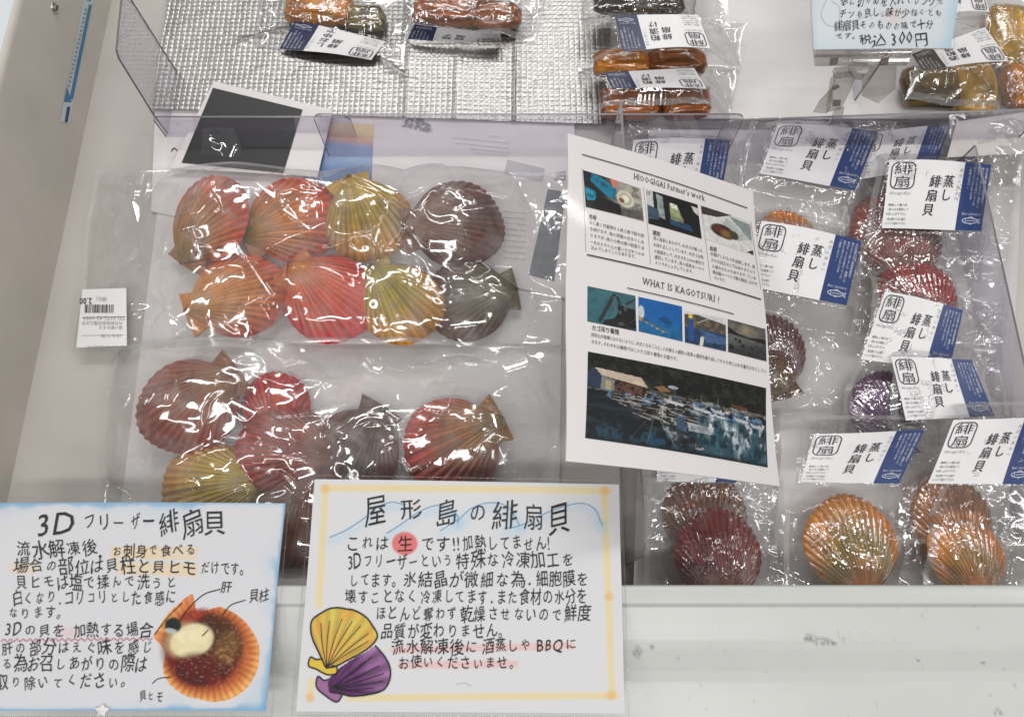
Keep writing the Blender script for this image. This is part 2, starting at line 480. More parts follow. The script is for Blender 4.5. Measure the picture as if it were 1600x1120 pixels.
def curve(P, n=24):
    """smooth Catmull-Rom through points"""
    P = np.asarray(P, float)
    Q = np.concatenate([[2 * P[0] - P[1]], P, [2 * P[-1] - P[-2]]])
    out = []
    m = max(2, n // (len(P) - 1))
    for i in range(1, len(Q) - 2):
        t = np.linspace(0, 1, m, endpoint=False)[:, None]
        a, b, c, d = Q[i - 1], Q[i], Q[i + 1], Q[i + 2]
        out.append(.5 * (2 * b + (c - a) * t + (2 * a - 5 * b + 4 * c - d) * t ** 2 + (3 * b - a - 3 * c + d) * t ** 3))
    out.append(P[-1:])
    return np.concatenate(out)

# ------------------------------------------------------------------ printing: colour laid over points given in picture-of-the-print units
class Paint:
    def __init__(s, X, Y, base):
        s.X, s.Y = X, Y; s.c = np.ones((len(X), 3)) * base
    def mix(s, mask, rgb):
        m = np.clip(mask, 0, 1)[:, None]; s.c = s.c * (1 - m) + np.asarray(rgb) * m
    def inside(s, P):
        P = np.asarray(P, float); x, y = s.X, s.Y; r = np.zeros(len(x), bool)
        for (x1, y1), (x2, y2) in zip(P, np.roll(P, -1, 0)):
            if y1 == y2: continue
            k = ((y1 > y) != (y2 > y)) & (x < (x2 - x1) * (y - y1) / (y2 - y1) + x1)
            r ^= k
        return r
    def poly(s, P, rgb, a=1.0): s.mix(s.inside(P) * a, rgb)
    def seg(s, a, b, w, rgb, al=1.0, soft=.5):
        a = np.array(a, float); b = np.array(b, float); d = b - a
        t = np.clip(((s.X - a[0]) * d[0] + (s.Y - a[1]) * d[1]) / (d @ d + 1e-9), 0, 1)
        q = np.hypot(s.X - a[0] - t * d[0], s.Y - a[1] - t * d[1])
        s.mix((1 - sm(w / 2 - soft, w / 2 + soft, q)) * al, rgb)
    def ell(s, c, rx, ry, rgb, a=1.0, rot=0, soft=.15):
        dx, dy = s.X - c[0], s.Y - c[1]; ca, sa = math.cos(rot), math.sin(rot)
        q = np.hypot((dx * ca + dy * sa) / rx, (-dx * sa + dy * ca) / ry)
        s.mix((1 - sm(1 - soft, 1 + soft, q)) * a, rgb)
    def speck(s, f, seed, amt):
        s.c = s.c * (1 + amt * (fbm(s.X, s.Y, f, seed)[:, None] - .5) * 2)

class Sheet:
    """a flat printed sheet given by its 3-D corners TL,TR,BR,BL"""
    def __init__(s, P):
        s.P = np.asarray(P, float)
        s.o = s.P.mean(0)
        n = np.cross(s.P[1] - s.P[3], s.P[0] - s.P[2]); n /= np.linalg.norm(n)
        if n[2] < 0: n = -n
        s.n = n
        s.P = s.P - ((s.P - s.o) @ n)[:, None] * n
        s.mb = MB()
    def at(s, px, lift=.0003):
        return un_plane(px, s.o, s.n) + s.n * lift
    def grid(s, nu, nv, P=None):
        P = s.P if P is None else P
        u = np.linspace(0, 1, nu)[None, :, None]; v = np.linspace(0, 1, nv)[:, None, None]
        return ((P[0] * (1 - u) + P[1] * u) * (1 - v) + (P[3] * (1 - u) + P[2] * u) * v).reshape(-1, 3)
    def base(s, nu, nv, fn, m=0, thick=.0005):
        V = s.grid(nu, nv); px = proj(V)
        p = Paint(px[:, 0], px[:, 1], A(226, 226, 226)); fn(p)
        s.mb.add(V, grid_faces(nu, nv)[:, ::-1], m, np.clip(p.c, .005, .88))
        a, b = max(3, nu // 6), max(3, nv // 6)
        B = s.grid(a, b) - s.n * (thick + .0006); T = s.grid(a, b)
        k = np.arange(a * b).reshape(b, a); ring = np.concatenate([k[0], k[1:, -1], k[-1, -2::-1], k[-2:0:-1, 0]])
        s.mb.add(B, grid_faces(a, b), m, .75)
        n_ = len(ring); s.mb.add(np.concatenate([T[ring], B[ring]]), [[i, (i + 1) % n_, n_ + (i + 1) % n_, n_ + i] for i in range(n_)], m, .75)
    def patch(s, quad, nu, nv, fn, m=0, lift=.0003):
        V = s.grid(nu, nv, s.at(quad, lift)); px = proj(V)
        p = Paint(px[:, 0], px[:, 1], np.array([.5, .5, .5])); 
        u = np.tile(np.linspace(0, 1, nu), nv); v = np.repeat(np.linspace(0, 1, nv), nu)
        p.u, p.v = u, v
        fn(p)
        s.mb.add(V, grid_faces(nu, nv)[:, ::-1], m, np.clip(p.c, .004, .9))
    def ink(s, VF, m, lift=.0006):
        V, F = VF
        s.mb.add(s.at(V, lift), F, m)
    def quad(s, quad, m, lift=.0003): s.mb.add(s.at(quad, lift), [[3, 2, 1, 0]], m)

# ================================================================== THE FREEZER CASE (the setting)
WX, WTOP, RAILZ = -0.50, 0.138, 0.10
fz = thing('display_freezer', (0, 0, 0), 'white and beige open display freezer holding all the shellfish packs', 'freezer')

def quadmesh(name, P, m, parent, thick=None):
    mb = MB(); P = np.asarray(P, float)
    n = np.cross(P[1] - P[0], P[3] - P[0]); n /= np.linalg.norm(n)
    if thick:
        V, c, t = prism(P, -n * thick); mb.add(V, c); mb.add(V, t)
    else:
        mb.add(P, [[0, 1, 2, 3]])
    return put(name, mb.mesh(name, m), parent)

tag(quadmesh('floor', [(WX, .0, 0), (.95, .0, 0), (.95, 1.15, 0), (WX, 1.15, 0)], M['floor'], None, .01), 'grey floor of the display freezer', None, None, 'structure')
mb = MB()
r_ = [(WX, 0), (WX, WTOP - .006), (WX - .002, WTOP - .002), (WX - .006, WTOP)]
mb.add(np.array([[x, y, z] for x, z in r_ for y in (-.12, 1.15)]), [[2 * i, 2 * i + 1, 2 * i + 3, 2 * i + 2] for i in range(3)])
sw = put('side_wall', mb.mesh('side_wall', M['enamel'], True), fz)
mb = MB(); mb.box((WX - .106, .5, WTOP - .009), (.2, 1.3, .0185)); put('outer_rim', mb.mesh('outer_rim', M['rim_white']), fz)

# front rail: a moulded profile run along x, with scuffs where goods were dragged over it
prof = np.array([(.0115, .002), (.0112, .094), (.0105, .0985), (.0085, .1), (.003, .1003), (-.0030, .1001), (-.0046, .0990), (-.0056, .0972),
                 (-.02, .0957), (-.032, .0938), (-.040, .0918), (-.048, .0893), (-.056, .0868), (-.064, .0850), (-.074, .0838), (-.09, .0826), (-.118, .0802), (-.145, .074), (-.158, .055), (-.16, -.06)])
seglen = np.r_[0, np.cumsum(np.linalg.norm(np.diff(prof, axis=0), axis=1))]
tt = np.unique(np.r_[np.linspace(0, seglen[-1], 130), seglen])
py_ = np.interp(tt, seglen, prof[:, 0]); pz_ = np.interp(tt, seglen, prof[:, 1])
nx = 1500; xs = np.linspace(WX - .004, .95, nx)
V = np.stack([np.tile(xs, len(tt)), np.repeat(py_, nx), np.repeat(pz_, nx)], 1)
px = proj(V); p = Paint(px[:, 0], px[:, 1], np.array([.55, .557, .535]))
p.c *= (.95 + .07 * fbm(V[:, 0], V[:, 1], 30, 3) + .03 * fbm(V[:, 0] * .15, V[:, 1], 260, 13))[:, None]
dark = np.array([.10, .10, .095])
def scuff(cx, cy, rx, ry, seed, th=.52, a=.8, rot=0):
    ca, sa = math.cos(rot), math.sin(rot); dx, dy = px[:, 0] - cx, px[:, 1] - cy
    q = np.hypot((dx * ca + dy * sa) / rx, (-dx * sa + dy * ca) / ry)
    p.mix((1 - sm(.75, 1.1, q)) * sm(th, th + .10, fbm(px[:, 0], px[:, 1], .42, seed, 4)) * a * .6, dark)
scuff(1280, 1000, 28, 7, 11, .42, .85, .18); scuff(1263, 996, 9, 4, 12, .30, .9); scuff(1303, 1006, 5, 4, 13, .3, .8); scuff(1317, 1000, 3, 5, 14, .35, .5)
scuff(996, 1019, 9, 10, 15, .46, .8); scuff(1019, 1011, 4, 1.6, 16, .1, .95); scuff(1434, 1031, 5, 2.2, 17, .1, .95, .5); scuff(1536, 1034, 3.5, 1.6, 18, .1, .9)
scuff(1350, 970, 2, 1.6, 19, 0, .9); scuff(1346, 982, 2, 1.6, 20, 0, .7); scuff(1560, 1112, 9, 5, 21, .45, .8); scuff(1490, 1112, 2.5, 1.6, 22, 0, .8)
scuff(1060, 1027, 4, 1.5, 23, .2, .5); scuff(1095, 1070, 2, 1.2, 24, .1, .4); scuff(1585, 1070, 3, 2, 25, .1, .5); scuff(1330, 995, 40, 14, 26, .66, .5); scuff(1340, 1000, 55, 16, 33, .70, .4)
for k in range(46):
    scuff(985 + rng.random() * 615, 945 + rng.random() * 175, .9 + rng.random() * 1.2, .8 + rng.random() * .8, 40 + k % 20, .0, .25 + .4 * rng.random())
rl = put('front_rail', mk_mesh('front_rail', V, [grid_faces(nx, len(tt))], M['rail'], None, np.clip(p.c, .01, .8)), fz)

# warning strip and screws on the left wall
def on_wall(pts, off=.0006):
    d = ray(pts); t = (WX + off - C0[0]) / d[:, 0]
    return C0 + d * t[:, None]
mb = MB()
mb.add(on_wall([(136, -30), (152, -30), (108, 193), (94, 190)], .0004), [[0, 1, 2, 3]], 1)
mb.add(on_wall([(139, 8), (144, 8), (114, 156), (109, 154)], .0007), [[0, 1, 2, 3]], 0)
mb.add(on_wall([(129, -30), (147, -30), (142, 3), (131, -1)], .0007), [[0, 1, 2, 3]], 0)
mb.add(on_wall([(105, 136), (112, 160), (100, 160)], .0007), [[0, 1, 2]], 0)
mb.add(on_wall([(105, 167), (110, 167), (106, 191), (101, 191)], .0007), [[0, 1, 2, 3]], 2)
for k in range(19):   # worn lettering, too rubbed to read
    y = 14 + k * 6.6; x = 133 - (y - 14) * .222
    mb.add(on_wall([(x, y), (x + 3.2, y), (x + 2.4, y + 3.4), (x - .8, y + 3.2)], .0007), [[0, 1, 2, 3]], 3)
put('warning_strip', mb.mesh('warning_strip', [M['sticker_blue'], M['sticker_pale'], M['blue'], M['ink_grey']]), sw)
c = on_wall([(85, 13)], 0)[0]
mb = MB()
a = np.linspace(0, 2 * np.pi, 17)[:-1]
for r0, r1, h0, h1 in ((.0062, .0056, .0, .0012), (.0056, .0038, .0012, .0026), (.0038, .0004, .0026, .0028)):
    V = [[c[0] + h0, c[1] + r0 * math.cos(t), c[2] + r0 * math.sin(t)] for t in a] + [[c[0] + h1, c[1] + r1 * math.cos(t), c[2] + r1 * math.sin(t)] for t in a]
    mb.add(V, [[i, (i + 1) % 16, 16 + (i + 1) % 16, 16 + i] for i in range(16)])
mb.box(c + [.0031, 0, 0], (.0008, .0065, .0009), 1)
put('screw', mb.mesh('screw', [M['steel'], M['ink']], False), sw)

# ------------------------------------------------------------------ white trays under the packs, foil sheet behind
def tray(name, P, label, wall=.012):
    P = np.asarray(P, float); mb = MB()
    nu, nv = 40, 40
    u = np.linspace(0, 1, nu)[None, :, None]; v = np.linspace(0, 1, nv)[:, None, None]
    V = ((P[0] * (1 - u) + P[1] * u) * (1 - v) + (P[3] * (1 - u) + P[2] * u) * v).reshape(-1, 3)
    uu = np.tile(np.linspace(0, 1, nu), nv); vv = np.repeat(np.linspace(0, 1, nv), nu)
    e = np.minimum(np.minimum(uu, 1 - uu), np.minimum(vv, 1 - vv))
    V[:, 2] += .002 + wall * (1 - sm(0, .03, e)) + .0015 * fbm(V[:, 0], V[:, 1], 20, 8)
    mb.add(V, grid_faces(nu, nv)[:, ::-1])
    o = put(name, mb.mesh(name, M['white_sheet'], True))
    return tag(o, label, 'tray')
def unq(q, z=0.): return [un(x, y, z) for x, y in q]
tray('tray', unq([(1010, 215), (1585, 215), (1556, 945), (985, 945)]), 'white tray under the steamed scallop packs behind the front rail')
q = unq([(246, 330), (880, 330), (872, 925), (172, 925)], .0012)
mb = MB(); V, c_, t_ = prism(q, np.array([0, 0, -.0006])); mb.add(V, c_); mb.add(V, t_)
tag(put('liner_sheet', mb.mesh('liner_sheet', M['white_sheet'])), 'plain white liner sheet under both bags of raw scallops', 'sheet')
tray('tray', unq([(1085, -40), (1690, -40), (1640, 198), (1075, 198)]), 'white tray at the back under the packs by the handwritten price sign')

# quilted silver foil: little pillows that each catch the light differently
Q = unq([(272, -60), (960, -60), (945, 196), (238, 172)], .004)
nu, nv = 1000, 330
u = np.linspace(0, 1, nu); v = np.linspace(0, 1, nv)
UU, VV = np.meshgrid(u, v)
Q = np.asarray(Q)
V = ((Q[0] * (1 - UU[..., None]) + Q[1] * UU[..., None]) * (1 - VV[..., None]) + (Q[3] * (1 - UU[..., None]) + Q[2] * UU[..., None]) * VV[..., None])
x, y = V[..., 0], V[..., 1]
cx = x / .0064 + .25 * fbm(x, y, 14, 2); cy = y / .0064 + .25 * fbm(x, y, 14, 4)
ix, iy = np.floor(cx).astype(int), np.floor(cy).astype(int)
T = np.random.default_rng(5).normal(size=(512, 512, 2))
tx, ty = T[ix % 512, iy % 512, 0], T[ix % 512, iy % 512, 1]
fx, fy = cx - ix - .5, cy - iy - .5
pil = (1 - (2 * np.abs(fx)) ** 3) * (1 - (2 * np.abs(fy)) ** 3)
z = .00050 * pil * (1 + .35 * tx * fx + .35 * ty * fy) + .00010 * (tx * fx + ty * fy) * pil + .0035 * fbm(x, y, 16, 6)
for (a, b, am) in (((.30, .3), (.55, .75), .003), ((.55, .0), (.56, 1.), .0015), ((.18, .55), (.42, .35), .002), ((.78, 0), (.80, 1), .0025), ((.66, .2), (.67, 1), .0015)):
    a = np.array(a); b = np.array(b); d = b - a
    t = np.clip(((UU - a[0]) * d[0] + (VV - a[1]) * d[1]) / (d @ d), 0, 1)
    q = np.hypot((UU - a[0] - t * d[0]) * .6, (VV - a[1] - t * d[1]) * .2)
    z += am * np.exp(-q / .005)
V[..., 2] = .004 + z
fm, nt, b = new_mat('quilted_foil')
b.inputs['Base Color'].default_value = (.41, .405, .39, 1); b.inputs['Metallic'].default_value = 1; b.inputs['Roughness'].default_value = .38
me = mk_mesh('foil_sheet', V.reshape(-1, 3), [grid_faces(nu, nv)[:, ::-1]], fm)
tag(put('foil_sheet', me), 'silver quilted insulation foil sheet lying at the back', 'foil sheet')

# ================================================================== SHELLS
HF = {}       # all shell surface points, for draping the films
def shell_geom(R, H, nrib, seed, pal, nth=150, nt=44, ribamp=.020, blotch=.5, pale=.25, ribc=.42, bead=0.0):
    """upper valve with umbo at +x, laid about its own middle.  pal = colours at umbo, middle, edge"""
    r = np.random.default_rng(seed)
    c = 1.22 * R; thm = math.asin(1 / 1.22) * .985
    s = np.linspace(-1, 1, nth); t = np.linspace(0, 1, nt) ** .85
    Sg, Tg = np.meshgrid(s, t)
    th = Sg * thm
    rr = c * np.cos(th) + np.sqrt(np.maximum(R * R - (c * np.sin(th)) ** 2, 0))
    ph = nrib * (Sg + .035 * np.sin(3 * Sg + seed)) / 2
    rib = np.cos(2 * np.pi * ph)
    ribs = np.sign(rib) * np.abs(rib) ** .7
    endf = 1 - np.abs(Sg) ** 8
    rr = rr * (1 + .006 * rib * endf + .014 * np.sin(5 * th + seed) + .010 * np.sin(9 * th + 2 * seed))
    X = Tg * rr * np.cos(th); Y = Tg * rr * np.sin(th)
    g = np.sin(np.pi * np.clip(Tg, 0, 1) ** .78) ** .72
    hs = np.maximum(1 - Sg ** 2, 0) ** .42
    Z = H * g * hs
    gr = np.sin(2 * np.pi * (Tg * 9 + .6 * vnoise(Sg * 2, Tg * 3, 1, seed % 50)) + seed) * .0016 * R * 10 * Tg
    Z = Z + ribamp * R * ribs * (Tg ** .8) * endf * (1 - .5 * sm(.9, 1, Tg)) + gr * .12
    Z = Z + bead * R * np.sin(2 * np.pi * 24 * Tg + 2 * rib) * np.clip(rib, 0, 1) * endf * sm(.12, .35, Tg)
    # colour
    pal = [np.asarray(q, float) for q in pal]
    k = sm(.05, .55, Tg + .12 * (fbm(Sg * 3, Tg * 3, 1.3, seed % 40) - .5))[..., None]
    k2 = sm(.55, 1.0, Tg + .25 * (fbm(Sg * 2, Tg * 2, 1.5, (seed + 7) % 40) - .5))[..., None]
    cc = (pal[0] * (1 - k) + pal[1] * k) * (1 - k2) + pal[2] * k2
    rv = r.normal(size=nrib + 4)
    cc = cc * (1 + .13 * rv[np.clip(np.round(ph + nrib / 2).astype(int), 0, nrib + 3)])[..., None]
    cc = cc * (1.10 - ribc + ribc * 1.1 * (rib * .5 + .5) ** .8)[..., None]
    band = fbm(Tg * 1.0, Sg * .15, 14, (seed + 3) % 40)
    cc = cc * (1 + .55 * (band - .5))[..., None]
    bl = sm(.52, .70, fbm(X / R, Y / R, 2.6, (seed + 11) % 40))[..., None] * blotch
    cc = cc * (1 - bl * .55)
    wl = (sm(.50, .74, fbm(X / R, Y / R, 3.2, (seed + 19) % 40)) * (1 - .6 * Tg) * pale)[..., None]
    cc = cc * (1 - wl) + np.array([.42, .36, .31]) * wl
    X = -(X - 1.11 * R)
    return X, Y, Z, np.clip(cc, .006, .8)

def scallop(px, py, d, ang, pal, label, z=0.0, nrib=22, H=.42, tilt=(0, 0), seed=1, group=None, gloss=False, ear=(1.0, .8), blotch=.5, pale=.25, ribamp=.020, ribc=.42):
    """d = width in photograph units, ang = direction of the hinge in the picture (0 right, 90 down)"""
    zc = z + .014
    R = d * 1.05 * px_size(px, py, zc) / 2
    P = un(px, py, zc); P[2] = z
    a = -math.radians(ang)
    Rz = np.array([[math.cos(a), -math.sin(a), 0], [math.sin(a), math.cos(a), 0], [0, 0, 1]])
    tx, ty = map(math.radians, tilt)
    Rx = np.array([[1, 0, 0], [0, math.cos(tx), -math.sin(tx)], [0, math.sin(tx), math.cos(tx)]])
    Ry = np.array([[math.cos(ty), 0, math.sin(ty)], [0, 1, 0], [-math.sin(ty), 0, math.cos(ty)]])
    RM = Rx @ Ry @ Rz
    Hh = H * R; low = .16 * R
    root = thing('scallop', P, label, 'scallop', group)
    m = M['shell_gloss'] if gloss else M['shell']
    def place(V): return V @ RM.T + P + np.array([0, 0, low + abs(math.sin(tx)) * R * .5 + abs(math.sin(ty)) * R * .5])
    X, Y, Z, cc = shell_geom(R, Hh, nrib, seed, pal, 170 if gloss else 150, 110 if gloss else 54, blotch=blotch, pale=pale, ribamp=ribamp, ribc=ribc, bead=.0045 if gloss else .0012)
    nt, nth = X.shape
    V = np.stack([X, Y, Z], -1).reshape(-1, 3); Wd = place(V)
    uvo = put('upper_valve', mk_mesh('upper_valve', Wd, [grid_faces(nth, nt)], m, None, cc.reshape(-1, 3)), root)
    pts = [Wd]
    st = slice(None, None, 2)
    V2 = np.stack([X[st, ::3] * .985, Y[st, ::3] * .985, -Z[st, ::3] * .36 - .0004], -1); n2 = V2.shape[1]; n1 = V2.shape[0]
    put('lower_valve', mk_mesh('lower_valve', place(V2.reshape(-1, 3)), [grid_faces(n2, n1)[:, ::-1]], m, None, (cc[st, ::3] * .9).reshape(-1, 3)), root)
    for sgn, sz in zip((1, -1), ear):
        if sz <= 0: continue
        nu, nv = 22, 14
        u = np.linspace(0, 1, nu)[None, :]; v = np.linspace(0, 1, nv)[:, None]
        hx, hy = 1.09 * R, .60 * R * sz         # hinge corner of the ear
        bx, by = (1.11 - .44) * R, .58 * R       # where the ear meets the flank
        ux, uy = 1.12 * R, 0.0                   # umbo
        ex = ux * (1 - u) + hx * u; ey = uy * (1 - u) + hy * u
        fx = ux * (1 - u) + bx * u; fy = uy * (1 - u) + by * u
        fxx = fx; sag = .10 * R * np.sin(np.pi * u) * v * (1 - v)
        EX = ex * (1 - v) + fxx * v - .16 * R * np.sin(np.pi * v) * u ** 2; EY = (ey * (1 - v) + fy * v) - .12 * R * np.sin(np.pi * v) * u
        EZ = .05 * R + .13 * R * (1 - u * .8) * np.sin(np.pi * np.clip(v, .05, .95)) + .012 * R * np.cos(2 * np.pi * 5 * v) * u + 0 * sag
        bk = EZ - .05 * R
        top = np.stack([EX, sgn * EY, EZ], -1).reshape(-1, 3); bot = np.stack([EX, sgn * EY, bk], -1).reshape(-1, 3)
        Vv = np.concatenate([top, bot]); f = grid_faces(nu, nv); F = np.concatenate([f if sgn < 0 else f[:, ::-1], (f + nu * nv)[:, ::-1] if sgn < 0 else f + nu * nv])
        rim = np.r_[np.arange(nu), np.arange(1, nv) * nu + nu - 1, (nv - 1) * nu + np.arange(nu - 2, -1, -1), np.arange(nv - 2, 0, -1) * nu]
        F = np.concatenate([F, [[rim[i], rim[(i + 1) % len(rim)], rim[(i + 1) % len(rim)] + nu * nv, rim[i] + nu * nv] for i in range(len(rim))]])
        ec = np.asarray(pal[0]) * .7 + np.asarray(pal[2]) * .25
        rc = (1 + .35 * np.cos(2 * np.pi * 5 * v) * np.ones_like(u)) * (.75 + .5 * fbm(np.tile(u, (nv, 1)), np.tile(v, (1, nu)), 4, seed % 40))
        ecol = np.clip(np.tile((rc[..., None] * ec).reshape(-1, 3), (2, 1)), .006, .8)
        We = place(Vv)
        put('hinge_ear', mk_mesh('hinge_ear', We, [F], m, None, ecol), uvo)
        pts.append(We[:nu * nv])
    pts = np.concatenate(pts)
    HF.setdefault('all', []).append(pts)
    return pts

def pc(*a): return [np.clip(lin(x) * f, .004, .8) for x, f in a]

def PAL(*cs, k=.80, s=1.36):
    o = []
    for c in cs:
        c = lin(c) * k * np.array([1, 1.13, .80]); m = c.mean(); o.append(np.clip(m + (c - m) * s, .008, .8))
    return o

# ------------------------------------------------------------------ films draped over what they hold
def envelope(x, y, shells, slope, blur, base=0.0, cell=.0012):
    x0, x1, y0, y1 = x.min() - .01, x.max() + .01, y.min() - .01, y.max() + .01
    nx, ny = int((x1 - x0) / cell) + 2, int((y1 - y0) / cell) + 2
    H = np.full((ny, nx), base)
    if shells:
        P = np.concatenate(shells)
        i = ((P[:, 0] - x0) / cell).astype(int); j = ((P[:, 1] - y0) / cell).astype(int)
        k = (i >= 0) & (i < nx) & (j >= 0) & (j < ny)
        np.maximum.at(H, (j[k], i[k]), P[k, 2])
    def sh(a, dy, dx):
        b = np.pad(a, 1, mode='edge'); return b[1 + dy:1 + dy + a.shape[0], 1 + dx:1 + dx + a.shape[1]]
    d0 = slope * cell
    for it in range(60):
        Hn = H
        for dy, dx in ((0, 1), (0, -1), (1, 0), (-1, 0), (1, 1), (-1, -1), (1, -1), (-1, 1)):
            Hn = np.maximum(Hn, sh(H, dy, dx) - d0 * math.hypot(dx, dy))
        if np.abs(Hn - H).max() < 1e-6: break
        H = Hn
    for it in range(blur):
        H = (2 * H + sh(H, 0, 1) + sh(H, 0, -1) + sh(H, 1, 0) + sh(H, -1, 0)) / 6
    fx, fy = (x - x0) / cell, (y - y0) / cell
    i, j = np.floor(fx).astype(int), np.floor(fy).astype(int); u, v = fx - i, fy - j
    return (H[j, i] * (1 - u) + H[j, i + 1] * u) * (1 - v) + (H[j + 1, i] * (1 - u) + H[j + 1, i + 1] * u) * v

def facet(X, Y, seed):
    T = np.random.default_rng(seed).random((64, 64))
    i, j = np.floor(X).astype(int), np.floor(Y).astype(int); u, v = X - i, Y - j
    g = lambda a, b: T[(i + a) % 64, (j + b) % 64]
    lo = g(0, 0) + (g(1, 0) - g(0, 0)) * u + (g(0, 1) - g(0, 0)) * v
    hi = g(1, 1) + (g(0, 1) - g(1, 1)) * (1 - u) + (g(1, 0) - g(1, 1)) * (1 - v)
    return np.where(u + v < 1, lo, hi)

def fold_slope(c, perp, along=0.0, e=(0, 0)):
    """slope of a fold's flank that mirrors one of the lamps"""
    v = C0 - c; v /= np.linalg.norm(v); best = (-1, .4)
    for L in LAMPS:
        l = np.array(L) - c; l /= np.linalg.norm(l)
        for sl in np.linspace(-.8, .8, 65):
            if abs(sl) < .12: continue
            n = np.array([-sl * perp[0] - along * e[0], -sl * perp[1] - along * e[1], 1]); n /= np.linalg.norm(n)
            q = (2 * (n @ v) * n - v) @ l - .02 * abs(sl)
            if q > best[0]: best = (q, sl)
    return best[1]

def film(parent, quad, z0, shells, m, res=.0016, slope=.8, blur=3, clear=.0012, nridge=90, rl=(.012, .06), ra=(.0008, .0030), rw=(.0016, .0040), creases=(), seed=0, edge=.02, wave=.004, name='film', rim=True, cardpts=None, facets=((.034, .0066, 1),)):
    r = np.random.default_rng(seed)
    Q = np.array([un(x, y, zz) for (x, y), zz in zip(quad, z0 if np.ndim(z0) else [z0] * 4)])
    lu = np.linalg.norm(Q[1] - Q[0]); lv = np.linalg.norm(Q[3] - Q[0])
    nu, nv = int(lu / res) + 2, int(lv / res) + 2
    UU, VV = np.meshgrid(np.linspace(0, 1, nu), np.linspace(0, 1, nv))
    wob = .006
    P = ((Q[0] * (1 - UU[..., None]) + Q[1] * UU[..., None]) * (1 - VV[..., None]) + (Q[3] * (1 - UU[..., None]) + Q[2] * UU[..., None]) * VV[..., None])
    P[..., 0] += wob * (fbm(VV * 2, VV * 0, 1.5, seed % 30, 2) - .5) * (1 - np.abs(2 * UU - 1) * 0) * 1.0
    P[..., 1] += wob * (fbm(UU * 2, UU * 0, 1.5, seed % 30 + 3, 2) - .5)
    x, y, zb = P[..., 0], P[..., 1], P[..., 2]
    e = np.minimum(np.minimum(UU, 1 - UU) * lu, np.minimum(VV, 1 - VV) * lv)
    env = envelope(x.ravel(), y.ravel(), shells, slope, blur, -1.0).reshape(x.shape)
    h = np.maximum(zb, env + clear)
    lift = sm(0, edge, e)
    h = np.where(env > zb, h, zb) 
    w = np.zeros_like(h)
    for k in range(nridge):
        c = np.array([r.random(), r.random()])
        c = P[int(c[1] * (nv - 1)), int(c[0] * (nu - 1)), :2]
        a = r.random() * np.pi; L = r.uniform(*rl); d = np.array([math.cos(a), math.sin(a)])
        al = (x - c[0]) * d[0] + (y - c[1]) * d[1]; ac = -(x - c[0]) * d[1] + (y - c[1]) * d[0]
        ac = ac + .15 * L * np.sin(al / L * 4 + k) 
        w += r.uniform(*ra) * np.clip(1 - np.abs(al) / (L / 2), 0, 1) * np.exp(-(ac / r.uniform(*rw)) ** 2)
    wv = wave * (fbm(x, y, 26, seed % 20 + 1, 3) - .35)
    w0 = w
    # flat facets between sharp folds, as stiff film creases
    fa = 0
    for cs, am, sd in facets:
        a = 1.1 + sd; X = (x * math.cos(a) - y * math.sin(a)) / cs + .5 * fbm(x, y, 30, (seed + sd) % 20, 2); Y = (x * math.sin(a) + y * math.cos(a)) / cs * .75 + .5 * fbm(x, y, 30, (seed + sd + 5) % 20, 2)
        fa = fa + am * facet(X, Y, seed + sd) * sm(.46, .62, fbm(x, y, 18, (seed + sd) % 15 + 3, 2))
    w = w + fa
    if cardpts is not None:     # the film lies flat under its glued card and falls away from it
        hc = envelope(x.ravel(), y.ravel(), [cardpts], .9, 2, -1.0).reshape(x.shape)
        on = envelope(x.ravel(), y.ravel(), [cardpts * [1, 1, 0] + [0, 0, 1.0]], 60., 1, 0.0).reshape(x.shape) > .95
        h = np.maximum(h, hc - .0025)
        h = h + (w + np.maximum(wv, 0)) * (.15 + .85 * lift) * np.where(on, 0, 1)
        h = np.where(on, np.minimum(h, hc - .0025), h)
    else:
        h = h + (w + np.maximum(wv, 0)) * (.15 + .85 * lift)
    # taut folds: the film is stretched straight from point to point and falls off to both sides
    for pts, am, wd in creases:
        C = np.array([un(q[0], q[1], (z0[0] if np.ndim(z0) else z0) + .022)[:2] for q in pts])
        def hat(p): k = np.argmin((x - p[0]) ** 2 + (y - p[1]) ** 2); return h.ravel()[k]
        hp = [hat(p) + am * .35 for p in C]
        for a, b, ha, hb in zip(C[:-1], C[1:], hp[:-1], hp[1:]):
            d = b - a; L = np.linalg.norm(d); e_ = d / L; pp = np.array([-e_[1], e_[0]])
            mid = max(hat(a + d * f) - (ha * (1 - f) + hb * f) for f in (.2, .35, .5, .65, .8))
            lift_ = max(0, min(mid + .0008, .009))
            t = ((x - a[0]) * d[0] + (y - a[1]) * d[1]) / (d @ d); sd = -((x - a[0]) * e_[1]) + (y - a[1]) * e_[0]
            tc = np.clip(t, 0, 1); over = np.abs(t - tc) * L
            sl = fold_slope(np.array([*(a + b) / 2, (ha + hb) / 2]), pp, (hb - ha) / L, e_)
            q = sd * np.sign(-sl); S0 = abs(sl)
            drop = np.where(q > 0, np.maximum(S0 - .05, .05) * q + .5 * (.16 / .008) * q * q, -1.4 * q)
            h = np.maximum(h, ha * (1 - tc) + hb * tc + lift_ * np.sin(np.pi * tc) ** .6 - drop - 2.0 * over)
    P[..., 2] = h
    o = put(name, mk_mesh(name, P.reshape(-1, 3), [grid_faces(nu, nv)[:, ::-1]], m), parent)
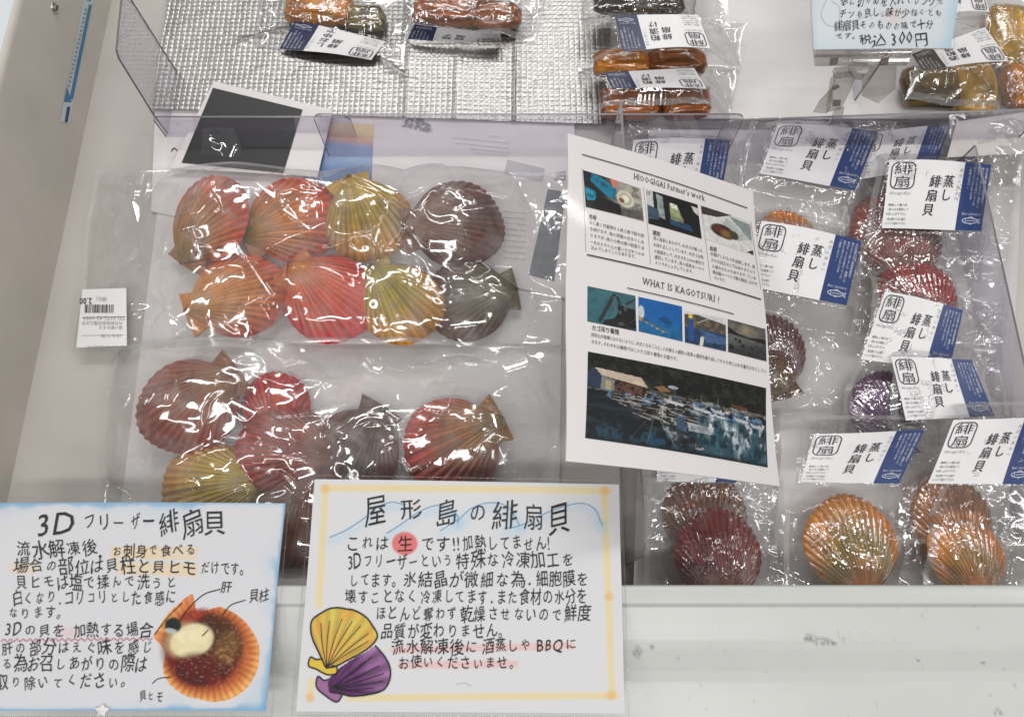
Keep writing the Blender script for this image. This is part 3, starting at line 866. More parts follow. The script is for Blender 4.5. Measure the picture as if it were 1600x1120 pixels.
    if rim:   # the welded border of the bag
        k = max(2, int(.0055 / res)); mb = MB()
        idx = np.arange(nu * nv).reshape(nv, nu)
        for sub in (idx[:k + 1], idx[-k - 1:], idx[k:-k, :k + 1], idx[k:-k, -k - 1:]):
            Vq = P.reshape(-1, 3)[sub.ravel()] + [0, 0, .0006]
            mb.add(Vq, grid_faces(sub.shape[1], sub.shape[0])[:, ::-1])
        put('sealed_edge', mb.mesh('sealed_edge', M['seal'], True), parent)
    return P

# ------------------------------------------------------------------ the printed pouch card (design space 1.5 x 1, y down)
def card_design(kind='blue', cols=('緋扇貝', '蒸し'), detail=True, stripe=1.10):
    L = []
    def g(x0, y0, x1, y1, nx_, ny_, m, lift):
        u = np.linspace(x0, x1, nx_); v = np.linspace(y0, y1, ny_); X, Y = np.meshgrid(u, v)
        L.append((np.stack([X.ravel(), Y.ravel()], 1), grid_faces(nx_, ny_)[:, ::-1], m, lift))
    def t(s, p0, p1, h, m, w='t', slant=0., lift=.0005, hand=0):
        V, F = text_line(s, p0, p1, h, w, hand, slant); L.append((V, F, m, lift))
    def rb(P, w, m, lift=.0005):
        V, F = pline(P, w); L.append((V, F, m, lift))
    sm_ = {'blue': 1, 'navy': 5, 'brown': 6}[kind]
    g(0, 0, 1.5, 1, 25, 17, 0, 0)
    g(stripe, .0, 1.5, 1, 9, 17, sm_, .00025)
    # columns of fine white writing in the stripe
    for k, s in enumerate(BLUE_TXT):
        for i, ch in enumerate(s):
            x = 1.425 - k * .062; y = .095 + i * .041
            if y < .70: t(ch, (x, y), (x + .042, y), .038, 4, 't')
    t('Buri', (1.165, .775), (1.245, .775), .042, 4, 't', .1); t('Laboratory', (1.265, .775), (1.445, .775), .042, 4, 't', .1)
    a = np.linspace(0, np.pi, 14)
    up = np.stack([1.30 - .115 * np.cos(a), .855 - .038 * np.sin(a)], 1); dn = np.stack([1.30 - .115 * np.cos(a), .855 + .042 * np.sin(a)], 1)
    rb(up, .010, 4); rb(dn, .010, 4)
    rb([(1.41, .855), (1.45, .815), (1.44, .857), (1.452, .90), (1.41, .858)], .010, 4)
    rb([(1.225, .835), (1.238, .857), (1.225, .88)], .008, 4); rb([(1.27, .815), (1.32, .795), (1.35, .822)], .009, 4); rb([(1.25, .86), (1.39, .852)], .008, 4); rb([(1.29, .893), (1.31, .915), (1.33, .890)], .008, 4)
    # seal: two characters in a rounded frame
    x0, y0, x1, y1, q = .045, .045, .375, .435, .085
    fr = []
    for cx_, cy_, s0 in ((x1 - q, y0 + q, -90), (x1 - q, y1 - q, 0), (x0 + q, y1 - q, 90), (x0 + q, y0 + q, 180)):
        for d in np.linspace(s0, s0 + 90, 7): fr.append((cx_ + q * math.cos(math.radians(d)), cy_ + q * math.sin(math.radians(d))))
    fr.append(fr[0]); rb(fr, .016, 2)
    t('緋', (.075, .225), (.345, .225), .165, 2, 'r'); t('扇', (.085, .415), (.335, .415), .165, 2, 'r')
    t('Hiougi-Kai', (.04, .52), (.345, .52), .048, 3, 't', .3)
    for i, s in enumerate(SMALL_TXT):
        y = (.69, .755, .82, .895, .955)[i]
        t(s, (.05 - .02 * (i > 0), y), (.33 + .02 * (i % 3 == 1), y), .040, 2, 't')
    # large characters in two columns
    hh = .175
    for i, ch in enumerate(cols[0]):
        b = .40 + i * .205; t(ch, (.60 - i * .022, b), (.775 - i * .022, b), hh, 2, 'b', .05)
    for i, ch in enumerate(cols[1]):
        b = .385 + i * .2; t(ch, (.805 - i * .012, b), (.975 - i * .012, b), hh, 2, 'b', .05)
    for i, ch in enumerate('自然の味わい'):
        x = 1.03 - i * .004; y = .15 + i * .085
        t(ch, (x, y), (x + .055, y), .055, 3, 't', .12)
    return L

DES = {}
def card(parent, quad, zs, kind='blue', cols=('緋扇貝', '蒸し'), bend=.003, curl=0.0, name='label_card', stripe=1.10):
    key = (kind, cols, stripe)
    if key not in DES: DES[key] = card_design(kind, cols, stripe=stripe)
    Q = np.array([un(x, y, z) for (x, y), z in zip(quad, zs)])
    n = np.cross(Q[1] - Q[3], Q[0] - Q[2]); n /= np.linalg.norm(n)
    if n[2] < 0: n = -n
    def f(uv):
        u = uv[:, :1] / 1.5; v = uv[:, 1:2]
        return ((Q[0] * (1 - u) + Q[1] * u) * (1 - v) + (Q[3] * (1 - u) + Q[2] * u) * v), u[:, 0], v[:, 0]
    mb = MB()
    for V, F, m, lift in DES[key]:
        P, u, v = f(V)
        b = bend * np.sin(np.pi * u) + curl * (u - .5) ** 2 * 4 * v + .0012 * np.sin(5 * u + 2 * v)
        mb.add(P + n * (lift + b)[:, None], F, m)
    P, u, v = f(np.array([(x, y) for y in np.linspace(0, 1, 17) for x in np.linspace(0, 1.5, 25)]))
    b = bend * np.sin(np.pi * u) + curl * (u - .5) ** 2 * 4 * v + .0012 * np.sin(5 * u + 2 * v)
    mb.add(P + n * (b - .0004)[:, None], grid_faces(25, 17), 0)
    me = mb.mesh(name, [M['card'], M['blue'], M['ink'], M['ink_grey'], M['white_ink'], M['navy'], M['brownprint']])
    return put(name, me, parent), n

# ================================================================== BAG A and BAG B, the frozen raw scallops on the left
GA = 'raw scallops in the upper clear bag'
sa = []
R_ = ((150, 95, 50), (188, 78, 44), (190, 50, 40))
sa.append(scallop(330, 352, 132, 122, PAL((140, 104, 62), (176, 112, 52), (196, 90, 50)), 'orange brown scallop with red right flank, top left in the upper clear bag', .010, 22, seed=3, tilt=(10, -17), group=GA, ear=(1.1, .9), blotch=.9, pale=.8))
sa.append(scallop(452, 345, 135, 152, PAL((154, 116, 52), (200, 122, 62), (214, 92, 62)), 'pinkish red scallop between the orange brown and olive yellow ones in the upper bag', .004, 22, seed=4, tilt=(5, 4), group=GA, blotch=.3))
sa.append(scallop(573, 338, 132, -116, PAL((206, 164, 30), (186, 150, 44), (200, 138, 36)), 'olive yellow scallop at the top of the upper bag with a bright yellow ear', .005, 21, seed=5, tilt=(0, 6), group=GA, blotch=.3, pale=.2))
sa.append(scallop(708, 350, 138, 172, PAL((128, 84, 78), (112, 70, 68), (104, 58, 62)), 'purplish brown scallop at the top right end of the upper bag', .012, 24, seed=6, tilt=(6, 4), group=GA, pale=.55))
sa.append(scallop(368, 460, 138, 155, PAL((204, 140, 54), (210, 136, 56), (208, 92, 42)), 'orange scallop with a long orange ear, bottom left in the upper bag', .006, 23, seed=7, group=GA, blotch=.3, tilt=(0, 5)))
sa.append(scallop(511, 461, 138, -140, PAL((204, 128, 58), (214, 100, 50), (210, 66, 36)), 'bright red scallop in the bottom middle of the upper bag', .020, 23, seed=8, tilt=(6, 4), group=GA, blotch=.2, pale=.25))
sa.append(scallop(622, 468, 126, -128, PAL((156, 136, 56), (176, 146, 44), (206, 142, 30)), 'olive yellow scallop beside the bright red one in the bottom of the upper bag', .018, 21, seed=9, tilt=(4, 2), group=GA, blotch=.25, pale=.3))
sa.append(scallop(735, 465, 130, -12, PAL((112, 98, 72), (92, 74, 62), (92, 48, 46)), 'dark greyish brown scallop at the bottom right end of the upper bag', .002, 23, seed=10, tilt=(0, 4), group=GA, pale=.5))

GB = 'raw scallops in the lower clear bag'
sb = []
sb.append(scallop(302, 630, 146, -38, PAL((140, 100, 82), (150, 84, 72), (140, 58, 52)), 'large reddish brown scallop at the left end of the lower clear bag', .014, 23, seed=13, tilt=(6, 6), group=GB, pale=.6))
sb.append(scallop(428, 640, 108, 75, PAL((176, 84, 80), (178, 78, 74), (190, 64, 66)), 'pinkish red scallop standing fan upwards in the middle of the lower bag', .004, 22, seed=14, tilt=(4, 0), group=GB, pale=.3))
sb.append(scallop(448, 700, 138, 8, PAL((120, 72, 66), (142, 66, 62), (160, 64, 62)), 'dull red scallop below the pinkish red one in the lower bag', .010, 23, seed=15, tilt=(0, 6), group=GB, pale=.35))
sb.append(scallop(556, 700, 136, -58, PAL((96, 74, 72), (100, 66, 70), (112, 58, 66)), 'dark purplish grey scallop in the middle of the lower bag', .006, 24, seed=16, tilt=(4, 0), group=GB, pale=.6))
sb.append(scallop(712, 692, 146, -28, PAL((150, 118, 82), (160, 100, 72), (184, 72, 60)), 'red and olive striped scallop at the right end of the lower bag', .008, 22, seed=17, tilt=(4, 4), group=GB, blotch=.5, pale=.2))
sb.append(scallop(332, 762, 142, -8, PAL((176, 148, 76), (184, 148, 50), (186, 126, 40)), 'olive yellow scallop above the handwritten card with blue edges', .006, 21, seed=18, tilt=(0, 4), group=GB, blotch=.3, pale=.25))
sb.append(scallop(462, 800, 150, -70, PAL((110, 70, 62), (122, 66, 58), (104, 56, 50)), 'dark reddish brown scallop showing between the two handwritten cards', .002, 23, seed=19, group=GB, pale=.35))

bagA = thing('vacuum_bag', un(505, 400, 0), 'upper clear plastic bag of eight raw scallops with a price sticker at its left end', 'bag', 'clear bags of raw scallops')
film(bagA, [(150, 268), (893, 272), (888, 548), (112, 548)], (.0135, .008, .004, .008), sa, M['film_a'], res=.0011, slope=.5, blur=34, nridge=22, seed=21, wave=.006,
     creases=[([(318, 266), (355, 340), (385, 400), (430, 465)], .0045, .0016), ([(300, 275), (306, 310), (310, 345), (308, 400)], .003, .0014),
              ([(400, 290), (440, 330), (480, 360), (512, 392), (560, 365), (605, 336)], .0045, .0018), ([(603, 338), (590, 380), (588, 410), (575, 432)], .0035, .0015), ([(605, 336), (635, 362), (670, 390)], .0045, .0022),
              ([(350, 505), (380, 475), (412, 465)], .004, .0016), ([(175, 278), (190, 300), (200, 340), (210, 400), (214, 440), (243, 466), (268, 505)], .0035, .0014), ([(260, 372), (244, 400), (240, 440), (252, 475), (280, 510)], .004, .0016),
              ([(156, 320), (157, 380), (175, 350)], .003, .0013), ([(320, 505), (335, 460), (340, 425)], .003, .0015), ([(440, 268), (530, 282), (620, 312), (700, 300), (800, 296)], .003, .002), ([(790, 452), (830, 446), (880, 452)], .003, .002), ([(700, 410), (725, 430), (750, 400)], .003, .002), ([(550, 272), (615, 310)], .003, .0015)])
film(bagA, [(318, 202), (366, 198), (384, 262), (308, 262)], (.022, .022, .006, .006), [], M['film'], res=.001, nridge=5, seed=29, wave=.002, facets=((.02, .006, 1),), name='corner_flap', rim=False,
     creases=[([(330, 246), (345, 222), (356, 204)], .004, .002)])
# price sticker on the bag's left end, printed upside down as it lies
lab = Sheet([un(x, y, .016) for x, y in ((129, 452), (197, 450), (198, 540), (119, 543))])
lab.base(4, 4, lambda p: p.mix(np.ones(len(p.X)), A(222, 222, 220)), 0)
def flip(VF, c):   # turned half round about a point
    V, F = VF; V = 2 * np.array(c) - V; return V, F
lab.ink(flip(text_line('2.00', (182, 514), (202, 514), 10, 'b'), (163, 490)), 1)
lab.ink(flip(text_line('（税込）', (154, 516), (180, 516), 7, 't'), (163, 490)), 2)
x = 133.0
while x < 179:
    w = random.choice((.8, .8, 1.4, 2.0)); lab.quad([(x, 476), (x + w, 476), (x + w - .6, 489), (x - .6, 489)], 1); x += w + random.choice((.8, 1.0, 1.6))
for s, yy, x0, x1 in (('TEL0972-42-0050', 485.5, 130, 196), ('大分県佐伯市蒲江大字', 478, 134, 198), ('道の駅かまえ', 471, 134, 172)):
    lab.ink(flip(text_line(s, (x0, yy), (x1, yy), 6, 't'), (163, 490)), 2)
for s, yy, x0, x1 in (('ほたて貝', 458, 136, 168), ('大分県佐伯市', 440, 134, 190)):
    lab.ink(flip(text_line(s, (x0, yy), (x1, yy), 5.5, 't'), (163, 490)), 2)
lab.quad([(129, 496), (196, 494.5), (196, 495.3), (129, 496.8)], 1); lab.quad([(128, 524), (194, 523), (194, 523.8), (128, 524.8)], 2)
put('price_sticker', lab.mb.mesh('price_sticker', [M['paper'], M['ink'], M['ink_grey']], False, None, True), bagA)

bagB = thing('vacuum_bag', un(505, 720, 0), 'lower clear plastic bag of raw scallops running under the two handwritten cards', 'bag', 'clear bags of raw scallops')
film(bagB, [(180, 542), (884, 536), (872, 905), (160, 905)], (.003, .003, .004, .004), sb, M['film_a'], res=.0012, slope=.5, blur=34, nridge=24, seed=22, wave=.006,
     creases=[([(190, 602), (215, 615), (232, 630)], .004, .0018), ([(155, 615), (165, 602), (182, 635), (190, 640)], .004, .0018), ([(350, 688), (385, 690), (405, 704)], .0035, .0016), ([(430, 655), (470, 650), (540, 632)], .004, .0016),
              ([(282, 780), (302, 740), (320, 700)], .004, .0016), ([(600, 640), (660, 640), (700, 650)], .003, .0016), ([(765, 650), (772, 675), (735, 705)], .005, .0025), ([(625, 720), (640, 740)], .005, .003),
              ([(440, 740), (465, 770), (480, 790)], .004, .0018), ([(370, 628), (405, 645)], .004, .0016), ([(430, 712), (480, 722)], .004, .0015), ([(395, 728), (420, 728)], .003, .0015), ([(790, 580), (830, 565), (850, 558)], .004, .0025), ([(560, 545), (575, 570), (590, 575)], .003, .0016), ([(630, 560), (700, 568)], .003, .002)])

# ================================================================== STEAMED SCALLOP POUCHES on the right
GP = 'steamed scallop pouches with blue striped cards'
GS = 'steamed scallops in the pouches on the right'
MAR = PAL((138, 70, 60), (130, 50, 50), (146, 58, 54)); ORG = PAL((190, 110, 50), (168, 112, 48), (222, 124, 42))
GX = 'marinated scallop packs at the back'
def pouch(label, fq, z, cq=None, dz=(.016, .012), shells=(), seed=0, kind='blue', cols=('緋扇貝', '蒸し'), bend=.003, curl=0., stripe=1.10, nr=120, tight=True, flat=False, group=GP, cat='pouch', name='pouch', slope=1.1, zq=None, cz=None):
    o = thing(name, un(sum(q[0] for q in fq) / 4, sum(q[1] for q in fq) / 4, z), label, cat, group)
    sh = list(shells); cp = None
    if cq is not None:
        zs = cz if cz else (z + dz[0], z + dz[0], z + dz[1], z + dz[1])
        c, n = card(o, cq, zs, kind, cols, bend, curl, stripe=stripe)
        V = np.zeros(len(c.data.vertices) * 3); c.data.vertices.foreach_get('co', V)
        cp = V.reshape(-1, 3)
    film(o, fq, zq if zq else z, sh, M['film'], res=.0010, slope=slope, blur=1, clear=.0014, nridge=nr, rl=(.008, .035), ra=(.0006, .0030), rw=(.0013, .0032), seed=seed, wave=.0035, edge=.012, cardpts=cp, facets=((.026, .0040, 1),) if group == GX else ((.018, .0038, 1), (.009, .0006, 2)))
    return o

s10 = scallop(1104, 812, 128, 96, PAL((120, 82, 66), (136, 84, 66), (150, 88, 70)), 'dull brown scallop lying behind the maroon one nearest the front rail', .000, 22, seed=31, group=GS, gloss=True, ribamp=.03)
pouch('clear pouch with its card mostly hidden under the printed information sheet', [(1000, 640), (1222, 640), (1214, 850), (1004, 850)], .004, [(1030, 683), (1172, 683), (1150, 754), (1026, 752)], (.02, .012), [s10], seed=41)
s1 = scallop(1125, 872, 132, 92, MAR, 'maroon scallop nearest the front rail on the left of the row', .018, 25, H=.40, seed=32, group=GS, gloss=True, ribamp=.035, pale=.35)
pouch('clear pouch holding the maroon scallop at the front rail', [(1016, 745), (1228, 752), (1232, 945), (1000, 945)], .016, None, shells=[s1], seed=42)
sh = scallop(1234, 372, 94, 92, PAL((230, 130, 50), (240, 128, 40), (245, 128, 30), k=1.25, s=1.4), 'bright orange scallop peeping out above a card beside the information sheet', .012, 20, seed=33, group=GS, gloss=True, ribamp=.035, blotch=.1, pale=.1)
pouch('pouch with the card right of the information sheet top, below the clip', [(1176, 182), (1402, 190), (1352, 430), (1132, 392)], .012, [(1215, 194), (1373, 205), (1335, 299), (1187, 272)], (.022, .014), [sh], seed=43)
pouch('pouch whose card shows only its top above the information sheet', [(962, 188), (1172, 196), (1152, 440), (940, 440)], .006, [(990, 219), (1142, 218), (1124, 322), (976, 326)], (.02, .014), seed=44)
s7 = scallop(1404, 372, 140, 95, PAL((136, 84, 80), (132, 62, 66), (150, 74, 74)), 'maroon scallop half covered by the straight upright card near the right edge', .006, 24, seed=34, group=GS, gloss=True, ribamp=.035, pale=.4)
pouch('pouch whose card is wedged between two others below the clip', [(1335, 188), (1562, 178), (1530, 445), (1302, 436)], .010, [(1342, 212), (1487, 193), (1460, 262), (1326, 284)], (.02, .012), [s7], seed=45)
s5 = scallop(1198, 552, 128, 78, PAL((110, 84, 44), (92, 40, 34), (98, 40, 36)), 'dark maroon scallop with olive hinge, half hidden by the information sheet', .014, 24, seed=36, group=GS, gloss=True, ribamp=.035)
pouch('pouch with its slanted card overlapping the information sheet edge', [(1160, 322), (1374, 356), (1352, 660), (1120, 640)], .014, [(1190, 345), (1347, 376), (1322, 478), (1163, 447)], (.026, .022), [s5], seed=46)
s6 = scallop(1440, 468, 122, 92, PAL((150, 70, 44), (158, 58, 38), (170, 66, 40)), 'glossy red brown scallop at the right between two cards', .022, 22, H=.46, seed=37, group=GS, gloss=True, ribamp=.035, pale=.15)
pouch('pouch with the straight upright card near the right edge', [(1362, 236), (1594, 242), (1574, 540), (1330, 530)], .020, [(1390, 250), (1550, 257), (1532, 362), (1377, 357)], (.026, .020), [s6], seed=47)
s4 = scallop(1392, 642, 116, 86, PAL((80, 50, 96), (84, 40, 98), (104, 48, 112)), 'dark purple scallop partly behind a card', .024, 24, seed=38, group=GS, gloss=True, ribamp=.035)
pouch('pouch whose slanted card covers the foot of the red brown scallop', [(1352, 436), (1562, 474), (1566, 704), (1306, 696)], .026, [(1383, 455), (1506, 484), (1480, 580), (1343, 562)], (.034, .026), [s4], seed=48, curl=.002)
s9 = scallop(1494, 812, 122, 92, PAL((170, 110, 74), (176, 110, 72), (190, 120, 80)), 'pale orange brown scallop lying behind the orange one at the right', .020, 22, seed=39, group=GS, gloss=True, ribamp=.03)
pouch('pouch with the card leaning right beside the purple scallop', [(1368, 540), (1560, 540), (1625, 850), (1392, 850)], .026, [(1392, 557), (1519, 562), (1550, 650), (1412, 657)], (.036, .026), [s9], seed=49, curl=.003)
s2 = scallop(1335, 856, 142, 86, PAL((212, 130, 40), (142, 114, 40), (226, 146, 22), k=.84, s=1.4), 'large orange scallop with olive middle at the centre of the front row', .026, 24, H=.44, seed=51, group=GS, gloss=True, ribamp=.038, blotch=.4, pale=.1)
pouch('pouch of the large orange scallop, its card standing above it', [(1232, 660), (1466, 654), (1458, 945), (1226, 945)], .028, [(1272, 678), (1446, 671), (1404, 755), (1250, 752)], (.040, .024), [s2], seed=52)
s3 = scallop(1518, 872, 116, 92, PAL((220, 134, 40), (166, 120, 38), (228, 144, 22), k=.84, s=1.4), 'orange scallop at the right end of the front row', .030, 23, H=.44, seed=53, group=GS, gloss=True, ribamp=.038, blotch=.4, pale=.1)
pouch('pouch of the orange scallop at the right end of the front row', [(1462, 640), (1690, 634), (1690, 945), (1436, 945)], .034, [(1490, 656), (1640, 651), (1606, 756), (1449, 755)], (.042, .026), [s3], seed=54)

# ================================================================== MARINATED PACKS at the back
def meat(px, py, rx, ry, h, z, pal, label, seed, rot=0, group=None):
    c = un(px, py, z + h * .4); k = px_size(px, py, z + h * .4)
    rx *= k; ry *= k; nu, nv = 64, 40
    a = np.linspace(0, 2 * np.pi, nu); b = np.linspace(0, np.pi, nv); Aa, Bb = np.meshgrid(a, b)
    X = np.sin(Bb) * np.cos(Aa); Y = np.sin(Bb) * np.sin(Aa); Z = np.cos(Bb)
    q = lambda f, s: fbm(X * f + 9, Y * f + 9 + Z * f * .6, 1, s, 4) - .5
    rr = 1 + .26 * q(1.3, seed % 30) + .12 * q(3.5, seed % 30 + 5)
    h = h * .85; sq = lambda t: np.sign(t) * np.abs(t) ** .55
    V = np.stack([sq(X) * rx * rr, sq(Y) * ry * rr, h / 2 * Z * rr + h / 2], -1)
    V[:, -1] = V[:, 0] if False else V[:, -1]
    ca, sa_ = math.cos(rot), math.sin(rot)
    P = np.stack([V[..., 0] * ca - V[..., 1] * sa_ + c[0], V[..., 0] * sa_ + V[..., 1] * ca + c[1], V[..., 2] + z], -1)
    t = sm(.30, .70, fbm(X * 2 + 3, Y * 2 + Z * 2 + 3, 1.6, seed % 30 + 2))[..., None]
    t2 = .7 * sm(.50, .8, fbm(X * 1.5 + 7, Y * 1.5 + Z + 3, 1.1, seed % 30 + 8))[..., None]
    cc = (pal[0] * (1 - t) + pal[1] * t) * (1 - t2) + pal[2] * t2
    o = put('scallop_meat', mk_mesh('scallop_meat', P.reshape(-1, 3), [grid_faces(nu, nv)[:, ::-1]], M['meat'], None, np.clip(cc, .006, .8).reshape(-1, 3)))
    tag(o, label, 'scallop meat', group)
    return P.reshape(-1, 3)
GM = 'marinated scallop meats in the back packs'
BR = PAL((150, 88, 30), (196, 120, 46), (104, 72, 40), k=.95, s=1.15); DK = PAL((110, 58, 22), (168, 92, 34), (74, 50, 28), k=.95, s=1.15); GY = PAL((170, 130, 84), (210, 156, 104), (110, 86, 62), k=.95, s=1.15)
GX = 'marinated scallop packs at the back'
m1 = [meat(498, 12, 52, 34, .03, .006, BR, 'amber brown marinated meat in the back pack farthest left', 61, -.15, GM), meat(572, 30, 32, 22, .024, .006, PAL((90, 74, 52), (150, 120, 80), (60, 52, 42), s=1.0), 'greyish olive meat beside the amber one in the left back pack', 62, 0, GM)]
pouch('back pack with amber meat and an upside down card, farthest left on the foil', [(408, -50), (660, -40), (632, 97), (400, 74)], .008, [(580, 94), (436, 76), (462, 32), (602, 66)], (.005, .012), m1, seed=71, kind='navy', cols=('緋扇', 'しおゆで'), group=GX, nr=22)
m2 = [meat(700, 20, 56, 24, .032, .006, DK, 'dark amber marinated meat in the second back pack on the foil', 63, -.1, GM), meat(772, 26, 42, 22, .03, .006, DK, 'reddish amber meat at the right end of the second back pack', 64, -.1, GM)]
pouch('back pack with dark amber meat, second from the left on the foil', [(632, -40), (862, -36), (836, 66), (626, 62)], .008, [(784, 64), (637, 62), (648, 37), (782, 52)], (.005, .024), m2, seed=72, kind='navy', cols=('緋扇', '柚子'), group=GX, nr=22)
m3 = [meat(985, 162, 50, 28, .03, .004, DK, 'dark brown meat in the front pack of the back stack, left half', 65, 0, GM), meat(1072, 160, 40, 30, .03, .004, DK, 'dark brown meat in the front pack of the back stack, right half', 66, 0, GM)]
pouch('front pack of the stack of three brown meat packs at the back', [(905, 104), (1160, 104), (1140, 184), (925, 184)], .006, [(1104, 139), (956, 138), (944, 114), (1084, 107)], (.034, .042), m3, seed=73, kind='navy', cols=('緋扇', '粕漬け'), group=GX, nr=22)
m4 = [meat(972, 100, 46, 22, .03, .020, BR, 'amber meat in the middle pack of the back stack, left half', 67, 0, GM), meat(1055, 98, 46, 24, .03, .020, PAL((130, 66, 26), (176, 96, 40), (100, 64, 36), k=.6, s=1.0), 'reddish amber meat in the middle pack of the back stack, right half', 68, 0, GM)]
pouch('middle pack of the stack of three brown meat packs at the back', [(906, 36), (1165, 34), (1150, 122), (915, 122)], .022, [(1110, 76), (973, 80), (960, 25), (1090, 25)], (.050, .052), m4, seed=74, kind='navy', cols=('緋扇', '粕漬け'), group=GX, nr=22)
m5 = [meat(1000, 4, 72, 26, .035, .024, PAL((40, 30, 22), (70, 50, 32), (30, 26, 22)), 'blackish brown meat in the rearmost pack of the back stack', 69, 0, GM)]
pouch('rearmost pack of the stack of three brown meat packs at the back', [(918, -60), (1130, -60), (1140, 46), (905, 46)], .026, None, shells=m5, seed=75, group=GX, nr=22)
m6 = [meat(1455, 138, 46, 36, .035, .006, PAL((84, 66, 44), (134, 104, 64), (70, 58, 46), s=1.0), 'olive grey meat under the brown striped card at the back right', 76, 0, GM), meat(1518, 140, 34, 44, .04, .006, GY, 'peach brown meat under the brown striped card at the back right', 77, 0, GM)]
pouch('back right pack with a brown striped upside down card', [(1400, 20), (1592, 10), (1585, 190), (1395, 180)], .010, [(1576, 96), (1442, 110), (1424, 86), (1538, 44)], (.050, .054), m6, seed=78, kind='brown', cols=('緋扇', '酒粕漬'), group=GX, nr=26)
m7 = [meat(1585, 60, 40, 60, .035, .004, GY, 'pale brown meat at the very back right corner', 79, 0, GM), meat(1592, 140, 26, 40, .03, .004, BR, 'amber meat cut off by the right picture edge at the back', 80, 0, GM)]
pouch('pack at the back right corner with its card upside down at the top', [(1470, -70), (1680, -70), (1680, 190), (1560, 190)], .012, [(1546, 19), (1440, 26), (1430, -30), (1530, -30)], (.036, .04), m7, seed=81, kind='blue', cols=('緋扇', '酒粕漬'), group=GX, nr=26)
# loose pouch at the far right of the front compartment
ot = thing('pouch', un(1560, 230, .03), 'clear pouch turned face down with faint writing near the right edge', 'pouch', 'face down pouch')
film(ot, [(1480, 178), (1690, 168), (1690, 300), (1490, 300)], .03, [], M['film'], res=.0018, nridge=90, rl=(.01, .04), seed=84)
lb = Sheet([un(x, y, .034) for x, y in ((1495, 190), (1600, 176), (1600, 240), (1480, 246))])
lb.base(3, 3, lambda p: p.mix(np.ones(len(p.X)), A(205, 200, 196)), 0)
lb.ink(flip(text_line('600円', (1528, 222), (1556, 218), 8, 'r'), (1542, 218)), 1)
put('price_sticker', lb.mb.mesh('price_sticker', [M['paper'], M['ink_soft']], False, None, True), ot)

# ================================================================== PRINTED SHEET lying under the upper bag
M['slate'] = mat('slate_print', (.16, .18, .20), .45)
PM = [M['paper'], M['ink'], M['ink_grey'], M['print'], M['blackprint'], M['ink_soft'], M['slate']]
fl = Sheet([un(x, y, .003) for x, y in ((243, 152), (897, 176), (905, 470), (236, 330))])
def fl_paint(p):
    p.mix(np.ones(len(p.X)), A(222, 216, 216))
    q = p.inside([(625, 198), (630, 190), (640, 184), (654, 183), (668, 190), (675, 200), (676, 209), (650, 204)])
    p.mix(q * .8 * sm(.3, .5, fbm(p.X, p.Y, .4, 5)), A(86, 86, 104))
def dusk(p):
    t = (p.Y - 190 - (p.X - 492) * .10) / 60
    p.c = np.where((t < .28)[:, None], A(226, 196, 150), np.where((t < .48)[:, None], A(216, 170, 150), np.where((t < 1.0)[:, None], A(150, 168, 198), A(88, 120, 160))))
    t = t[:, None]; k = lambda a, b, x: np.clip((x - a) / (b - a), 0, 1)
    p.c = A(226, 204, 160) * (1 - k(.1, .4, t)) + A(214, 172, 152) * k(.1, .4, t); p.c = p.c * (1 - k(.4, .55, t)) + A(150, 168, 198) * k(.4, .55, t); p.c = p.c * (1 - k(.9, 1.3, t)) + A(96, 130, 172) * k(.9, 1.3, t)
    p.c = p.c * (.9 + .2 * fbm(p.X, p.Y, .08, 12)[:, None])
    m = p.inside([(470, 238), (508, 243), (502, 262), (466, 258)]); p.mix(m * .8, A(58, 110, 156))
fl.base(330, 150, fl_paint)
fl.patch([(492, 190), (584, 196), (580, 300), (470, 290)], 60, 60, dusk, 0, .0004)
fl.quad([(793, 250), (851, 264), (849, 284), (787, 272)], 5); fl.quad([(868, 270), (884, 268), (884, 283), (866, 282)], 2); fl.quad([(856, 296), (884, 300), (866, 440), (826, 430)], 6)
for i, (x0, x1, y) in enumerate(((765, 783, 206), (708, 796, 214), (712, 795, 222), (735, 796, 229), (740, 796, 234))):
    for x in np.arange(x0, x1 - 2, 4.2):
        fl.quad([(x, y + (x - 700) * .1), (x + 2.6, y + (x - 700) * .1), (x + 2.6, y + 2 + (x - 700) * .1), (x, y + 2.2 + (x - 700) * .1)], 5)
fl.ink(pline(curve([(268, 238), (272, 232), (277, 236)], 10), 1.6), 1); 
for i in range(9):   # faint lines of print under the bag
    fl.quad([(786, 330 + i * 9), (822, 333 + i * 9), (822, 334.2 + i * 9), (786, 331.4 + i * 9)], 5)
tag(put('printed_sheet', fl.mb.mesh('printed_sheet', PM, False, None, True)), 'white printed sheet with a dusk picture and faint print lying under the upper bag', 'printed sheet')
f2 = Sheet([un(x, y, .011) for x, y in ((334, 127), (520, 172), (496, 276), (266, 263))])
f2.base(30, 24, lambda p: p.mix(np.ones(len(p.X)), A(216, 211, 211)))
f2.quad([(333, 138), (473, 172), (443, 271), (284, 255)], 4, .0006)
tag(put('printed_sheet', f2.mb.mesh('printed_sheet', PM, False, None, True)), 'white sheet with a large black block printed on it, behind the upper bag', 'printed sheet')

